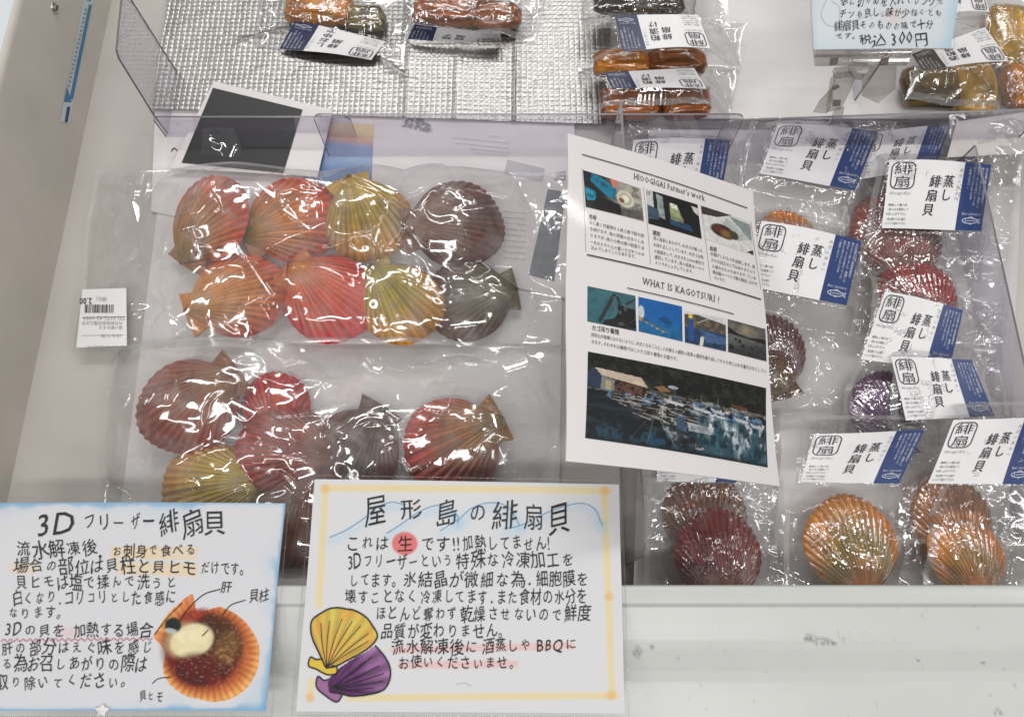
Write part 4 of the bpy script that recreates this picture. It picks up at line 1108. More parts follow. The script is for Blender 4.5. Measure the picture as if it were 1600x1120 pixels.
# ================================================================== THE INFORMATION SHEET with photographs
def cf(q): return C0 + Rv * q[0] + Uv * q[1] + Fv * q[2]
inf = thing('information_sheet', cf((.145, .05, .668)), 'tilted laminated sheet headed Farmer\'s work with eight photographs of boats and shell farming', 'poster')
ps = Sheet([cf(q) for q in ((.0510, .206, .676), (.248, .172, .759), (.239, -.114, .66), (.042, -.080, .577))])
def bendp(V):
    L = (V - ps.o) @ ((ps.P[1] - ps.P[0]) / np.linalg.norm(ps.P[1] - ps.P[0]))
    K = (V - ps.o) @ ((ps.P[0] - ps.P[3]) / np.linalg.norm(ps.P[0] - ps.P[3]))
    return V + ps.n * (.004 * np.cos(L / .105 * 1.57) + .0015 * np.sin(K * 30 + L * 12))[:, None]
ps.base(40, 56, lambda p: p.mix(np.ones(len(p.X)), A(224, 219, 218)))
for a_, b_, w_ in (((908, 243), (1168, 325), 1.5), ((916, 399), (1187, 469), 2.0), ((977, 452), (1142, 493), 1.4)):
    ps.ink(pline(np.linspace(a_, b_, 50), w_), 1, .0008)
ps.ink(text_line("HIOOGIGAI Farmer's work", (987, 283), (1099.5, 316.5), 9.5, 't', serif=True), 1)
ps.ink(text_line("WHAT IS KAGOTSURI ?", (1000, 447), (1120, 477), 10.5, 't', serif=True), 1)
for s, x0, y0, x1, y1, h in POSTER_SMALL:
    ps.ink(text_line(s, (x0, y0), (x1, y1), h, 'b' if h > 7 else 't'), 1)
for (xa, ya), (xb, yb) in (((907, 265), (914, 393)), ((1001, 297), (1011, 416)), ((1092, 323), (1104, 441)), ((1174, 346), (1187, 452))):
    for t in np.arange(0, 1, .022):
        x = xa + (xb - xa) * t; y = ya + (yb - ya) * t; ps.quad([(x, y), (x + .9, y + .2), (x + .9, y + 1.5), (x, y + 1.3)], 1)

class UV(Paint): pass
def pic(quad, nu, nv, fn, lift=.0003):
    def f(p):
        p.X, p.Y = p.u.copy(), p.v.copy(); fn(p); p.c = p.c * (.74 + .5 * fbm(p.X * 16, p.Y * 11, 1, 7, 3)[:, None])
    ps.patch(quad, nu, nv, f, 3, lift)
def nz(p, f, s): return fbm(p.X, p.Y, f, s)
def pic1(p):   # worker in teal sleeves holding a shell to a grinding disc
    p.mix(p.X * 0 + 1, A(34, 34, 34)); p.mix(sm(.3, .75, p.X + .2 * (nz(p, 5, 1) - .5)), A(168, 164, 150))
    p.poly([(0, .1), (.12, .0), (.3, .05), (.55, .25), (.5, .6), (.38, .55), (.2, .35)], A(28, 118, 146)); p.poly([(0, .42), (.18, .5), (.2, .75), (.03, .8)], A(34, 140, 168))
    p.poly([(.0, .0), (.14, .0), (.1, .35), (.0, .4)], A(26, 34, 38)); p.poly([(.45, .0), (.6, .0), (.58, .2), (.5, .25)], A(196, 120, 104))
    p.poly([(.2, .6), (.6, .7), (.62, 1), (.1, 1)], A(26, 24, 24)); p.mix(sm(.5, .6, nz(p, 9, 3)) * .5, A(20, 20, 22))
    p.ell((.70, .48), .15, .24, A(206, 202, 186)); p.ell((.70, .48), .11, .18, A(160, 148, 124), .7); p.ell((.70, .48), .07, .11, A(222, 214, 196)); p.ell((.63, .55), .05, .07, A(120, 82, 46))
    p.poly([(.6, .8), (1, .7), (1, 1), (.6, 1)], A(70, 66, 62), .8)
pic([(909, 267.5), (997, 298), (1001, 350), (913, 325.5)], 110, 72, pic1)
def pic2(p):   # inside a dark boat cabin looking out
    p.mix(p.X * 0 + 1, A(24, 24, 26)); p.poly([(0, .0), (.12, .0), (.12, .5), (0, .62)], A(196, 198, 196)); p.poly([(0, .45), (.18, .5), (.2, .8), (0, .85)], A(60, 86, 100))
    p.poly([(.18, .05), (.30, .08), (.32, .75), (.2, .72)], A(150, 160, 160)); p.poly([(.33, .1), (.36, .1), (.37, .8), (.34, .8)], A(20, 20, 22))
    p.poly([(.42, .22), (.58, .25), (.62, .4), (.70, .42), (.66, .72), (.42, .7)], A(150, 158, 116)); p.poly([(.44, .2), (.57, .22), (.58, .36), (.45, .34)], A(226, 224, 206))
    p.poly([(.40, .68), (.8, .72), (.85, .88), (.4, .84)], A(36, 76, 108), .9); p.poly([(.86, .1), (1, .12), (1, .35), (.9, .25)], A(206, 204, 200)); p.ell((.74, .35), .13, .3, A(20, 20, 22))
    p.mix(sm(.5, .65, nz(p, 8, 5)) * .4, A(14, 14, 16))
pic([(1005.5, 299), (1087, 322), (1092, 376.5), (1008, 353.5)], 104, 72, pic2)
def pic3(p):   # white foam box with brown shells
    p.mix(p.X * 0 + 1, A(214, 212, 206)); p.poly([(0, 0), (.62, 0), (.3, .2), (0, .25)], A(62, 52, 50)); p.poly([(.55, .05), (1, .1), (1, .55), (.95, .58)], A(132, 146, 146))
    p.poly([(.5, .12), (.95, .55), (.7, .75), (.4, .35)], A(176, 182, 178)); p.ell((.38, .58), .24, .2, A(44, 34, 28)); p.ell((.3, .55), .12, .11, A(92, 44, 36)); p.ell((.46, .64), .15, .15, A(112, 58, 36)); p.ell((.45, .63), .09, .09, A(120, 100, 50)); p.ell((.62, .6), .09, .13, A(60, 62, 44))
    p.poly([(.85, .97), (1, .85), (1, 1)], A(40, 36, 36))
pic([(1093, 323.5), (1173, 345.5), (1178, 399), (1097, 376.5)], 104, 72, pic3)
def pic4(p):
    p.mix(p.X * 0 + 1, A(56, 104, 110)); p.mix(sm(.35, .7, nz(p, 4, 7)) * .6, A(36, 82, 92))
    p.seg((.25, .9), (.55, .1), .08, A(44, 38, 34), .9, .02); p.seg((.62, .15), (.7, .5), .05, A(30, 28, 28), .9, .02); p.poly([(.62, .35), (1, .4), (1, .95), (.5, .85), (.62, .6)], A(26, 26, 28)); p.poly([(.35, .85), (.7, .7), (1, 1), (.3, 1)], A(34, 34, 34))
    p.mix(sm(.55, .66, nz(p, 9, 9)) * (p.X > .5) * .5, A(88, 100, 98)); p.seg((.8, .3), (1, .1), .05, A(40, 36, 36), .9, .02)
pic([(918, 447), (990, 464), (992.5, 519), (918, 502)], 90, 72, pic4)
def pic5(p):
    p.mix(p.X * 0 + 1, A(22, 92, 158)); p.mix(sm(.4, .9, p.Y + .3 * (nz(p, 3, 2) - .5)) * .7, A(26, 106, 150)); p.mix(sm(.5, .7, nz(p, 6, 4)) * .35 * (p.Y > .4), A(20, 60, 96))
    p.ell((.06, .42), .07, .18, A(196, 206, 206), .9); p.ell((.05, .62), .04, .06, A(206, 150, 60), .9)
    for k in range(9): p.ell((.12 + .06 * k, .66 + .025 * k + .02 * math.sin(k * 3)), .03, .025, A(196, 160, 70) if k % 2 else A(110, 120, 110), .75)
    p.seg((.05, .62), (.7, .85), .025, A(90, 90, 70), .7, .01); p.poly([(.42, .5), (.6, .4), (.78, .55), (.6, .62)], A(24, 62, 104), .8)
pic([(994.5, 465.5), (1061, 481.5), (1063.5, 535.5), (996, 519)], 90, 72, pic5)
def pic6(p):
    p.mix(p.X * 0 + 1, A(206, 206, 202)); p.poly([(0, .1), (.3, .05), (.6, .12), (1, .2), (1, .55), (0, .5)], A(72, 70, 60)); p.mix((p.inside([(0, .1), (1, .2), (1, .55), (0, .5)])) * sm(.5, .6, nz(p, 9, 6)) * .7, A(120, 100, 76))
    p.poly([(0, .48), (1, .5), (1, 1), (0, 1)], A(40, 62, 92)); p.poly([(.35, .5), (1, .6), (1, .8), (.5, .85)], A(66, 96, 134)); p.mix(sm(.55, .65, nz(p, 10, 8)) * (p.Y > .45) * .6, A(20, 26, 36))
    p.poly([(.1, .2), (.2, .2), (.22, .9), (.08, .9)], A(36, 76, 140)); p.ell((.14, .14), .05, .07, A(206, 186, 60)); p.poly([(.38, .7), (.46, .7), (.42, 1), (.34, 1)], A(206, 206, 196)); p.seg((.3, .3), (.6, .1), .02, A(200, 200, 200), .8, .01)
pic([(1065, 488), (1130, 500), (1132, 551), (1067, 537)], 90, 66, pic6)
def pic7(p):
    t = np.clip(p.Y, 0, 1)[:, None]; p.c = A(96, 92, 88) * (1 - t) + A(92, 94, 96) * t; p.ell((.42, .22), .25, .12, A(176, 160, 120), .6, 0, .8); p.mix(sm(.4, .7, nz(p, 4, 3)) * (p.Y < .3) * .6, A(52, 52, 54))
    p.poly([(0, .22), (.25, .36), (.55, .42), (.8, .36), (1, .34), (1, .5), (0, .42)], A(26, 26, 28)); p.mix(sm(.0, .5, p.Y - .5) * .3, A(60, 62, 64))
    for x, y, r in ((.2, .56, .04), (.3, .6, .05), (.38, .72, .05), (.62, .72, .04), (.08, .82, .07), (.75, .62, .02), (.85, .68, .02), (.55, .9, .04)): p.ell((x, y), r, r * 1.1, A(24, 24, 26), .95)
    p.mix(sm(.6, 1, p.Y + p.X * .3) * .7, A(22, 22, 24))
pic([(1133, 500.5), (1194, 515), (1197, 565), (1135, 551)], 84, 66, pic7)
def pic8(p):   # harbour: shed on rafts, moored boats, bright water
    X, Y = p.X, p.Y
    Z = lambda f, sd, ax=1., ay=1.: fbm(X * ax * 2.2, Y * ay, f, sd, 4)
    p.mix(X * 0 + 1, A(16, 18, 18)); p.mix(sm(.48, .62, Z(10, 2)) * (Y < .42) * .55, A(44, 54, 40)); p.mix(sm(.54, .64, Z(18, 4)) * (Y < .40) * .5, A(66, 66, 52)); p.mix(sm(.5, .6, Z(14, 6)) * (Y < .42) * .5, A(10, 11, 12))
    p.mix(p.inside([(0, .36), (.3, .33), (1, .36), (1, .41), (0, .44)]) * sm(.42, .55, Z(14, 3, 1, 3)) * .8, A(120, 116, 106))
    # dark water and shade below the rafts
    p.mix(sm(.40, .5, Y) * .9, A(20, 30, 34)); p.mix(sm(.50, .62, Z(9, 8, .6, 2)) * sm(.45, .6, Y) * .6, A(46, 62, 66))
    raft = p.inside([(.03, .37), (.30, .34), (.62, .38), (.98, .42), (1, .54), (.66, .60), (.52, .74), (.30, .66), (.10, .50)])
    ln = np.sin((Y + X * .06) * 175 + 7 * Z(5, 5)); br = Z(16, 7, .5, 1.5)
    p.mix(raft * .75, A(44, 44, 42)); p.mix(raft * sm(.1, .7, ln) * sm(.36, .6, br) * .8, A(150, 146, 138)); p.mix(raft * sm(.55, .62, Z(20, 9)) * .9, A(18, 20, 22)); p.mix(raft * sm(.60, .66, Z(16, 15)) * .8, A(104, 140, 172)); p.mix(raft * sm(.63, .70, Z(22, 21)) * .7, A(200, 196, 188))
    for k in range(26):
        r0 = np.random.default_rng(k); a = (.05 + r0.random() * .55, .38 + r0.random() * .26); p.seg(a, (a[0] + .05 + r0.random() * .12, a[1] + .02 + r0.random() * .03), .005 + .005 * r0.random(), A(206, 198, 184) if k % 3 else A(20, 20, 22), .9, .003)
    # shed on the left
    p.poly([(.035, .17), (.27, .20), (.305, .31), (.07, .255)], A(214, 196, 176)); p.mix(p.inside([(.035, .17), (.27, .20), (.305, .31), (.07, .255)]) * sm(.2, .9, np.sin((Y - X * .2) * 210)) * .35, A(150, 136, 120))
    p.poly([(.0, .25), (.035, .17), (.07, .255), (.065, .42), (.0, .40)], A(46, 60, 84)); p.poly([(.07, .26), (.135, .285), (.135, .42), (.065, .41)], A(140, 140, 136)); p.poly([(.09, .30), (.115, .305), (.115, .41), (.09, .40)], A(196, 180, 140)); p.poly([(.135, .28), (.30, .315), (.285, .43), (.13, .41)], A(48, 34, 32)); p.mix(p.inside([(.135, .28), (.30, .315), (.285, .43), (.13, .41)]) * sm(.5, .62, Z(24, 13)) * .7, A(120, 84, 70))
    p.poly([(.34, .275), (.39, .25), (.43, .30), (.37, .33)], A(160, 124, 78), .85); p.ell((.44, .245), .028, .02, A(170, 180, 190)); p.poly([(.78, .30), (.88, .315), (.88, .35), (.78, .335)], A(122, 72, 40), .75); p.mix(p.inside([(.55, .33), (1, .36), (1, .40), (.55, .38)]) * sm(.5, .58, Z(22, 14)) * .8, A(150, 156, 158))
    # glittering water
    w = sm(.0, .10, X - .53) * sm(.46, .56, Y + .1 * (Z(8, 1) - .5)) * (1 - sm(.95, 1.02, Y))
    p.mix(w * .8, A(66, 104, 118)); g = fbm(X * 9, Y * 1.6, 4, 4, 5); p.mix(w * sm(.44, .62, fbm(X * 26, Y * 3.2, 1, 4, 4)) * (.25 + .75 * sm(.36, .6, fbm(X * 40, Y * 9, 1, 9, 3))) * (1 - .6 * sm(.72, .98, Y)), A(214, 228, 230)); p.mix(w * sm(.56, .64, fbm(X * 14, Y * 4, 3, 18, 4)) * .9, A(18, 44, 54)); p.mix(w * sm(.56, .68, fbm(X * 30, Y * 16, 1, 23, 3)) * .6, A(30, 66, 80))
    band = p.inside([(.55, .39), (.98, .43), (.99, .53), (.60, .50)]); p.mix(band * sm(.46, .54, Z(20, 3)) * .9, A(96, 138, 176)); p.mix(band * sm(.54, .6, Z(24, 12)), A(20, 24, 30)); p.mix(band * sm(.60, .65, Z(26, 16)), A(226, 228, 226))
    # boats
    for x, y, sz in ((.45, .40, .06), (.60, .425, .05), (.70, .41, .04), (.84, .46, .05), (.94, .50, .045)):
        p.poly([(x - sz, y), (x + sz, y + .025), (x + .7 * sz, y + .055), (x - .7 * sz, y + .04)], A(206, 208, 208), .9); p.poly([(x - sz * .3, y - .045), (x + sz * .3, y - .035), (x + sz * .35, y + .01), (x - sz * .35, y)], A(84, 112, 142), .9); p.poly([(x - sz * .2, y - .03), (x + sz * .2, y - .025), (x + sz * .2, y - .005), (x - sz * .2, y - .01)], A(22, 26, 32)); p.seg((x, y - .15), (x, y), .003, A(130, 130, 126), .8, .002)
    p.poly([(.45, .60), (.50, .58), (.515, .76), (.46, .73)], A(70, 92, 116)); p.poly([(.515, .63), (.66, .65), (.66, .735), (.525, .73)], A(196, 200, 200), .85); p.mix(p.inside([(.515, .63), (.66, .65), (.66, .735), (.525, .73)]) * sm(.52, .6, Z(24, 22)) * .6, A(110, 126, 136))
    for x in (.545, .56, .575): p.seg((x, .665), (x, .70), .004, A(60, 60, 60), .9, .002)
    bow = p.inside([(.36, .70), (.45, .73), (.62, .92), (.50, .99), (.42, .88)]); p.mix(bow * .9, A(60, 70, 76)); p.mix(bow * sm(.5, .6, Z(16, 17)) * .9, A(176, 182, 182)); p.mix(bow * sm(.55, .6, Z(20, 19)) * .9, A(20, 26, 30))
    low = sm(.72, .9, Y + .2 * (Z(6, 5) - .5)) * (X < .56); p.mix(low * .85, A(14, 26, 30)); p.mix(low * sm(.56, .64, Z(14, 25)) * .6, A(40, 84, 104)); p.mix(p.inside([(.31, .86), (.40, .78), (.46, 1), (.31, 1)]) * .7 * sm(.4, .6, Z(12, 2)), A(34, 84, 112))
    p.seg((.34, .60), (.30, .98), .004, A(120, 112, 90), .8, .002); p.seg((.35, .60), (.46, .98), .004, A(140, 140, 130), .8, .002); p.seg((.33, .60), (.22, .92), .003, A(100, 100, 92), .7, .002)
    p.mix(sm(.93, .99, Y) * .75, A(12, 34, 38)); p.c = p.c * (.66 + .26 * fbm(X * 60, Y * 30, 1, 28, 2)[:, None])
pic([(918, 549.5), (1197.5, 606), (1199, 730.5), (912, 685)], 300, 160, pic8)
put('printed_face', ps.mb.mesh('printed_face', PM, False, bendp, True), inf)
lm = MB(); P4 = ps.P.copy(); c4 = P4.mean(0); P4 = c4 + (P4 - c4) * np.array(1.012)
Vg = ps.grid(40, 56, P4 + ps.n * .0012); lm.add(Vg, grid_faces(40, 56)[:, ::-1])
put('laminate', lm.mesh('laminate', M['laminate'], True, bendp), inf)

# ================================================================== HANDWRITTEN CARDS
def sign(name, quad, zt, zb, label, paintfn, lines, hand, nu, nv, extra=None, lam=8, wt='r', bend=.003):
    Q = [un(quad[0][0], quad[0][1], zt), un(quad[1][0], quad[1][1], zt), un(quad[2][0], quad[2][1], zb), un(quad[3][0], quad[3][1], zb)]
    s = Sheet(Q); root = thing(name, s.o, label, 'price card' if 'yen' in label else 'card')
    s.base(nu, nv, paintfn)
    for tx, x0, y0, x1, y1, h in lines:
        s.ink(text_line(tx, (x0, y0), (x1, y1), h, 'r' if wt == 'r' else wt, hand * 1.5), 1)
    if extra: extra(s)
    ex = (s.P[1] - s.P[0]); ex = ex / np.linalg.norm(ex); ey = (s.P[0] - s.P[3]); ey = ey / np.linalg.norm(ey)
    def bend_(V):
        L = (V - s.o) @ ex; K = (V - s.o) @ ey
        return V + s.n * (bend * np.cos(L * 11) + .0008 * np.sin(K * 45 + L * 20))[:, None]
    put('written_face', s.mb.mesh('written_face', PM, False, bend_, True), root)
    k = px_size(quad[0][0], quad[0][1], zt) * lam
    P = s.P + np.array([-ex + ey, ex + ey, ex - ey, -ex - ey]) * k
    b = MB(); b.add(s.grid(30, 22, P + s.n * .0012), grid_faces(30, 22)[:, ::-1])
    # the welded clear margin, a thin frame
    put('laminate', b.mesh('laminate', M['laminate'], True, bend_), root)
    fr = MB(); V = s.grid(30, 22, P + s.n * .0015).reshape(22, 30, 3)
    ring = np.concatenate([V[0, :], V[1:, -1], V[-1, -2::-1], V[-2:0:-1, 0], V[:1, 0]])
    fr.tube(ring, .0004); put('laminate_edge', fr.mesh('laminate_edge', M['acrylic_plain'], True, bend_), root)
    return root

def paint_left(p):
    p.mix(p.X * 0 + 1, A(208, 208, 211)); X, Y = p.X, p.Y
    blue = A(86, 152, 196)
    n = fbm(X, Y, .03, 3) ; n2 = fbm(X, Y, .012, 8)
    wd = 5 + 16 * sm(.4, .7, n2)
    xr = 446 - (Y - 784) * .088
    for dist in (Y - (785 - .0 * X), 1110 - .002 * X - Y, xr - X):
        p.mix((1 - sm(0, 1, dist / (wd * (.6 + .8 * n)))) * .85, blue)
        p.mix((1 - sm(0, 1, dist / (wd * 2.6))) * .25, A(150, 190, 214))
    yel = A(226, 200, 150)
    p.mix(p.inside([(176, 855), (312, 856), (311, 876), (175, 874)]) * (.45 + .4 * n), yel)
    p.mix(p.inside([(17, 880), (62, 880), (60, 897), (16, 896)]) * .45, yel); p.mix(p.inside([(184, 880), (312, 881), (310, 902), (184, 898)]) * (.45 + .4 * n), yel)
    pk = A(222, 176, 180)
    p.mix(np.exp(-((X - 110) / 14) ** 2 - ((Y - 988) / 8) ** 2) * .5, pk)
    # scallop photograph, cut out
    out = curve([(241, 994), (262, 962), (281, 944), (301, 929), (306, 940), (310, 956), (326, 953), (347, 949), (372, 961), (391, 980), (404, 1004), (406, 1024), (402, 1046), (388, 1072), (364, 1090), (338, 1096), (312, 1092), (290, 1086), (270, 1072), (258, 1054), (257, 1036), (260, 1020), (252, 1008), (241, 994)], 140)
    m = p.inside(out)
    cx, cy = 326, 1016; dx, dy = X - cx, Y - cy; th = np.arctan2(dy, dx); r = np.hypot(dx, dy)
    fl_ = np.abs(np.cos(th * 23)) ** .6; rim = (A(176, 84, 36) * (1 - fl_[:, None]) + A(232, 168, 96) * fl_[:, None]) * (.72 + .5 * fbm(X, Y, .12, 5)[:, None])
    p.c = np.where(m[:, None], rim, p.c)
    m2 = p.inside(out) & (r > 74); p.mix(m2 * .25, A(240, 186, 110))
    p.mix(m * np.exp(-((X - 296) / 22) ** 2 - ((Y - 950) / 22) ** 2) * .7, A(196, 96, 66)); p.mix(m * np.exp(-((X - 254) / 14) ** 2 - ((Y - 996) / 14) ** 2) * .5, A(200, 90, 50))
    p.mix(m * (1 - sm(60, 82, r)) * .75, A(170, 70, 34)); p.ell((318, 1016), 62, 60, A(104, 26, 14), 1, 0, .16); p.mix(p.inside(out) * (1 - sm(.85, 1.1, np.hypot((X - 316) / 62, (Y - 1014) / 58))) * sm(.45, .62, fbm(X, Y, .06, 9)) * .8, A(52, 16, 10))
    p.ell((338, 1006), 40, 44, A(84, 44, 22), .9, .3, .25); p.ell((330, 986), 30, 22, A(70, 40, 26), .8, 0, .3); p.ell((356, 1010), 18, 26, A(112, 78, 42), .75, .4, .35); p.mix(m * np.exp(-((X - 350) / 26) ** 2 - ((Y - 1026) / 22) ** 2) * sm(.55, .66, fbm(X, Y, .2, 14)) * .4, A(190, 150, 90))
    p.ell((300, 965), 26, 8, A(150, 52, 34), .85, -.5, .3); p.ell((290, 1000), 32, 26, A(190, 160, 120), .8, -.4, .3)
    p.ell((301, 1001), 34, 25, A(222, 210, 166), 1, -.35, .12); p.mix(m * np.exp(-((X - 296) / 16) ** 2 - ((Y - 996) / 11) ** 2) * .6, A(232, 222, 186)); p.ell((314, 1040), 36, 20, A(84, 14, 10), .85, .1, .3)
    p.c = np.where(m[:, None], p.c * (.84 + .32 * fbm(X + 8 * np.cos(th * 5), Y, .12, 27)[:, None]), p.c); p.mix(m * sm(.64, .70, fbm(X, Y, .3, 31)) * (r < 62) * .18, A(226, 190, 150))
    p.ell((272, 977), 13, 12, A(26, 38, 30), 1, 0, .2); p.ell((269, 986), 10, 4, A(190, 196, 190), .8, .2, .3)
def extra_left(s):
    s.ink(pline(curve([(347, 921), (320, 930), (296, 952), (283, 970)], 20), 1.4), 1)
    s.ink(pline(curve([(385, 938), (362, 946), (349, 962)], 14), 1.3), 1); s.ink(pline([(327, 984), (317, 994)], 1.2), 1); s.ink(pline(curve([(240, 1068), (250, 1060), (268, 1058)], 12), 1.2), 1)
    s.ink(pline([(243, 992), (264, 965), (287, 943)], 1.2), 1)
    x = np.linspace(3, 240, 160); s.ink(pline(np.stack([x, 1000.5 + 2.0 * np.sin(x * .62) - .008 * x], 1), 1.5), 2, .0005)
M['pink_ink'] = mat('pink_ink', (.55, .22, .26), .5)
PM[2] = M['pink_ink']
sign('handwritten_card', [(-28, 786), (446, 786), (415, 1110), (-50, 1110)], .085, .118, 'laminated handwritten card with blue watercolour edges and an opened scallop photograph', paint_left, SIGN_LEFT, 1.0, 330, 230, extra_left)
# star-shaped bit of white tape at its lower edge
mb = MB(); sc_ = un(160, 1110, .121)
a = np.linspace(0, 2 * np.pi, 11)[:-1]; rad = np.where(np.arange(10) % 2 == 0, .0062, .0030) * (1 + .2 * np.sin(np.arange(10) * 2.3))
V, c_, t_ = prism(np.stack([sc_[0] + rad * np.cos(a + .3), sc_[1] + rad * np.sin(a + .3), np.full(10, sc_[2])], 1), np.array([0, 0, .0016])); mb.add(V, c_)
cen = np.array([[*sc_[:2], sc_[2] + .0035]]); ring = V[10:]
mb.add(np.concatenate([ring, cen]), [[i, (i + 1) % 10, 10] for i in range(10)])
tag(put('tape_star', mb.mesh('tape_star', M['card'])), 'small white star shaped bit of tape at the foot of the blue edged card', 'tape')

YS = curve([(-145, 0)], 2) if False else None
def zz(*P): return [(460 + x * .3482, 730 + y * .3482) for x, y in P]
Y_OUT = curve(zz((145, 900), (112, 830), (84, 770), (75, 720), (85, 680), (128, 650), (160, 634), (200, 630), (235, 636), (270, 642), (320, 670), (352, 710), (375, 756), (350, 798), (300, 835), (240, 866), (190, 892), (145, 900)), 120)
Y_EAR = curve(zz((130, 858), (100, 862), (75, 852), (66, 890), (100, 905), (150, 930), (190, 925), (193, 896), (170, 890)), 50)
P_OUT = curve(zz((365, 800), (408, 850), (432, 900), (430, 955), (400, 1000), (330, 1020), (260, 1026), (215, 1016), (160, 1006), (158, 950), (200, 905), (260, 862), (310, 836), (365, 800)), 100)
P_EAR = curve(zz((160, 950), (135, 955), (108, 938), (102, 985), (140, 1022), (190, 1052), (214, 1030), (212, 1016), (160, 1005)), 50)
WAVES = [curve(zz((158, 315), (230, 285), (310, 235), (370, 185), (440, 160), (500, 175)), 40), curve(zz((415, 300), (480, 260), (560, 205), (640, 175), (700, 190), (735, 225), (735, 255)), 50),
         curve(zz((655, 290), (740, 235), (800, 185), (880, 162), (950, 175), (985, 215), (1010, 262)), 50), curve(zz((940, 280), (1020, 262), (1110, 215), (1200, 180), (1290, 162), (1350, 190), (1372, 240), (1385, 262)), 50)]
def paint_mid(p):
    p.mix(p.X * 0 + 1, A(211, 211, 212)); X, Y = p.X, p.Y
    n = fbm(X, Y, .05, 4); yel = A(222, 206, 160); orn = A(222, 178, 122)
    def bar(a, b, w, al=1):
        p.seg(a, b, w, yel, .9 * al, 2.2); p.c = p.c
    for a, b in ((zz((130, 95), (1410, 105))), (zz((140, 95), (110, 615))), (zz((1390, 100), (1425, 1020))), (zz((250, 1035), (1440, 1022))), zz((78, 960), (72, 1025))):
        bar(a, b, 11)
    for c in zz((140, 98), (1390, 106), (72, 1033), (1422, 1022), (1410, 580)): p.ell(c, 7 if c[1] < 1000 or c[0] < 900 else 8, 7, orn, .75, 0, .5)
    p.mix((yel == p.c).all(1) * 0, yel)
    p.mix(sm(.50, .75, n) * .25 * (np.abs(p.c - yel).sum(1) < .05), A(214, 196, 120))
    for w in WAVES:
        for q in w[::3]: p.mix(np.exp(-((X - q[0] - 1) / 9) ** 2 - ((Y - q[1] - 7) / 8) ** 2) * .22, A(150, 196, 220))
    p.ell(zz((497, 345))[0], 20, 18, A(214, 108, 108), .95, 0, .10)
    pk = A(226, 172, 168)
    for a, b in (zz((450, 820), (1240, 800)), zz((480, 888), (990, 882))): p.seg(a, b, 11, pk, .62, 2)
    # yellow shell
    hx, hy = zz((150, 900))[0]; th = np.arctan2(Y - hy, X - hx); rr = np.hypot(X - hx, Y - hy)
    m = p.inside(Y_OUT); c = A(214, 176, 84) * (1 - sm(40, 105, rr)[:, None]) + A(208, 200, 96) * sm(40, 105, rr)[:, None]
    c = c * (.86 + .14 * np.cos(th * 30)[:, None]) * (.82 + .36 * fbm(th * 7, rr * .02, 1, 21)[:, None]); c = c * (1 - .5 * sm(.45, .7, fbm(X, Y, .05, 6))[:, None]) + A(226, 150, 70) * .5 * sm(.45, .7, fbm(X, Y, .05, 6))[:, None]
    p.c = np.where(m[:, None], c, p.c); p.mix(p.inside(Y_EAR) & ~m, A(214, 184, 72))
    hx, hy = zz((160, 990))[0]; th = np.arctan2(Y - hy, X - hx); rr = np.hypot(X - hx, Y - hy)
    m2 = p.inside(P_OUT) & ~m & ~p.inside(Y_EAR); c = A(92, 48, 98) * (1 - sm(40, 100, rr)[:, None]) + A(150, 106, 152) * sm(40, 100, rr)[:, None]
    c = c * (.84 + .26 * np.cos(th * 26)[:, None]) * (.6 + .8 * fbm(th * 8, rr * .03, 1, 7)[:, None]) * (.75 + .5 * fbm(X, Y, .08, 7)[:, None]); p.c = np.where(m2[:, None], c, p.c); p.mix(p.inside(P_EAR) & ~m2 & ~m, A(150, 104, 146))
M['blue_ink'] = mat('blue_pencil', (.16, .36, .56), .5)
def extra_mid(s):
    for w in WAVES: s.ink(pline(w, 1.3), 4, .0004)
    for o, w in ((Y_OUT, 2.2), (Y_EAR, 2.0), (P_OUT[:-42], 2.2), (P_EAR, 2.0)): s.ink(pline(o, w), 1, .0008)
    hx, hy = zz((148, 898))[0]
    for q in zz((120, 700), (160, 690), (215, 680), (262, 690), (300, 710), (335, 745), (335, 780)):
        s.ink(pline(curve([(hx, hy), (hx + (q[0] - hx) * .5 - 2, hy + (q[1] - hy) * .5), q], 12), np.linspace(.5, 1.0, 13)[:13] if False else .9), 1)
    hx, hy = zz((165, 990))[0]
    for q in zz((350, 850), (385, 890), (405, 925), (400, 960), (360, 990), (300, 1005), (320, 870)):
        s.ink(pline(curve([(hx, hy), (hx + (q[0] - hx) * .5, hy + (q[1] - hy) * .5 + 2), q], 12), 1.0), 1)
    s.ink(pline(curve(zz((725, 975), (760, 968), (795, 980)), 10), .6), 5)
PM[4] = M['blue_ink']
sign('handwritten_card', [(492, 749), (967, 757), (976, 1114), (463, 1111)], .085, .115, 'laminated handwritten card with yellow border and drawings of two scallops', paint_mid, SIGN_MID, .75, 300, 226, extra_mid, lam=5)

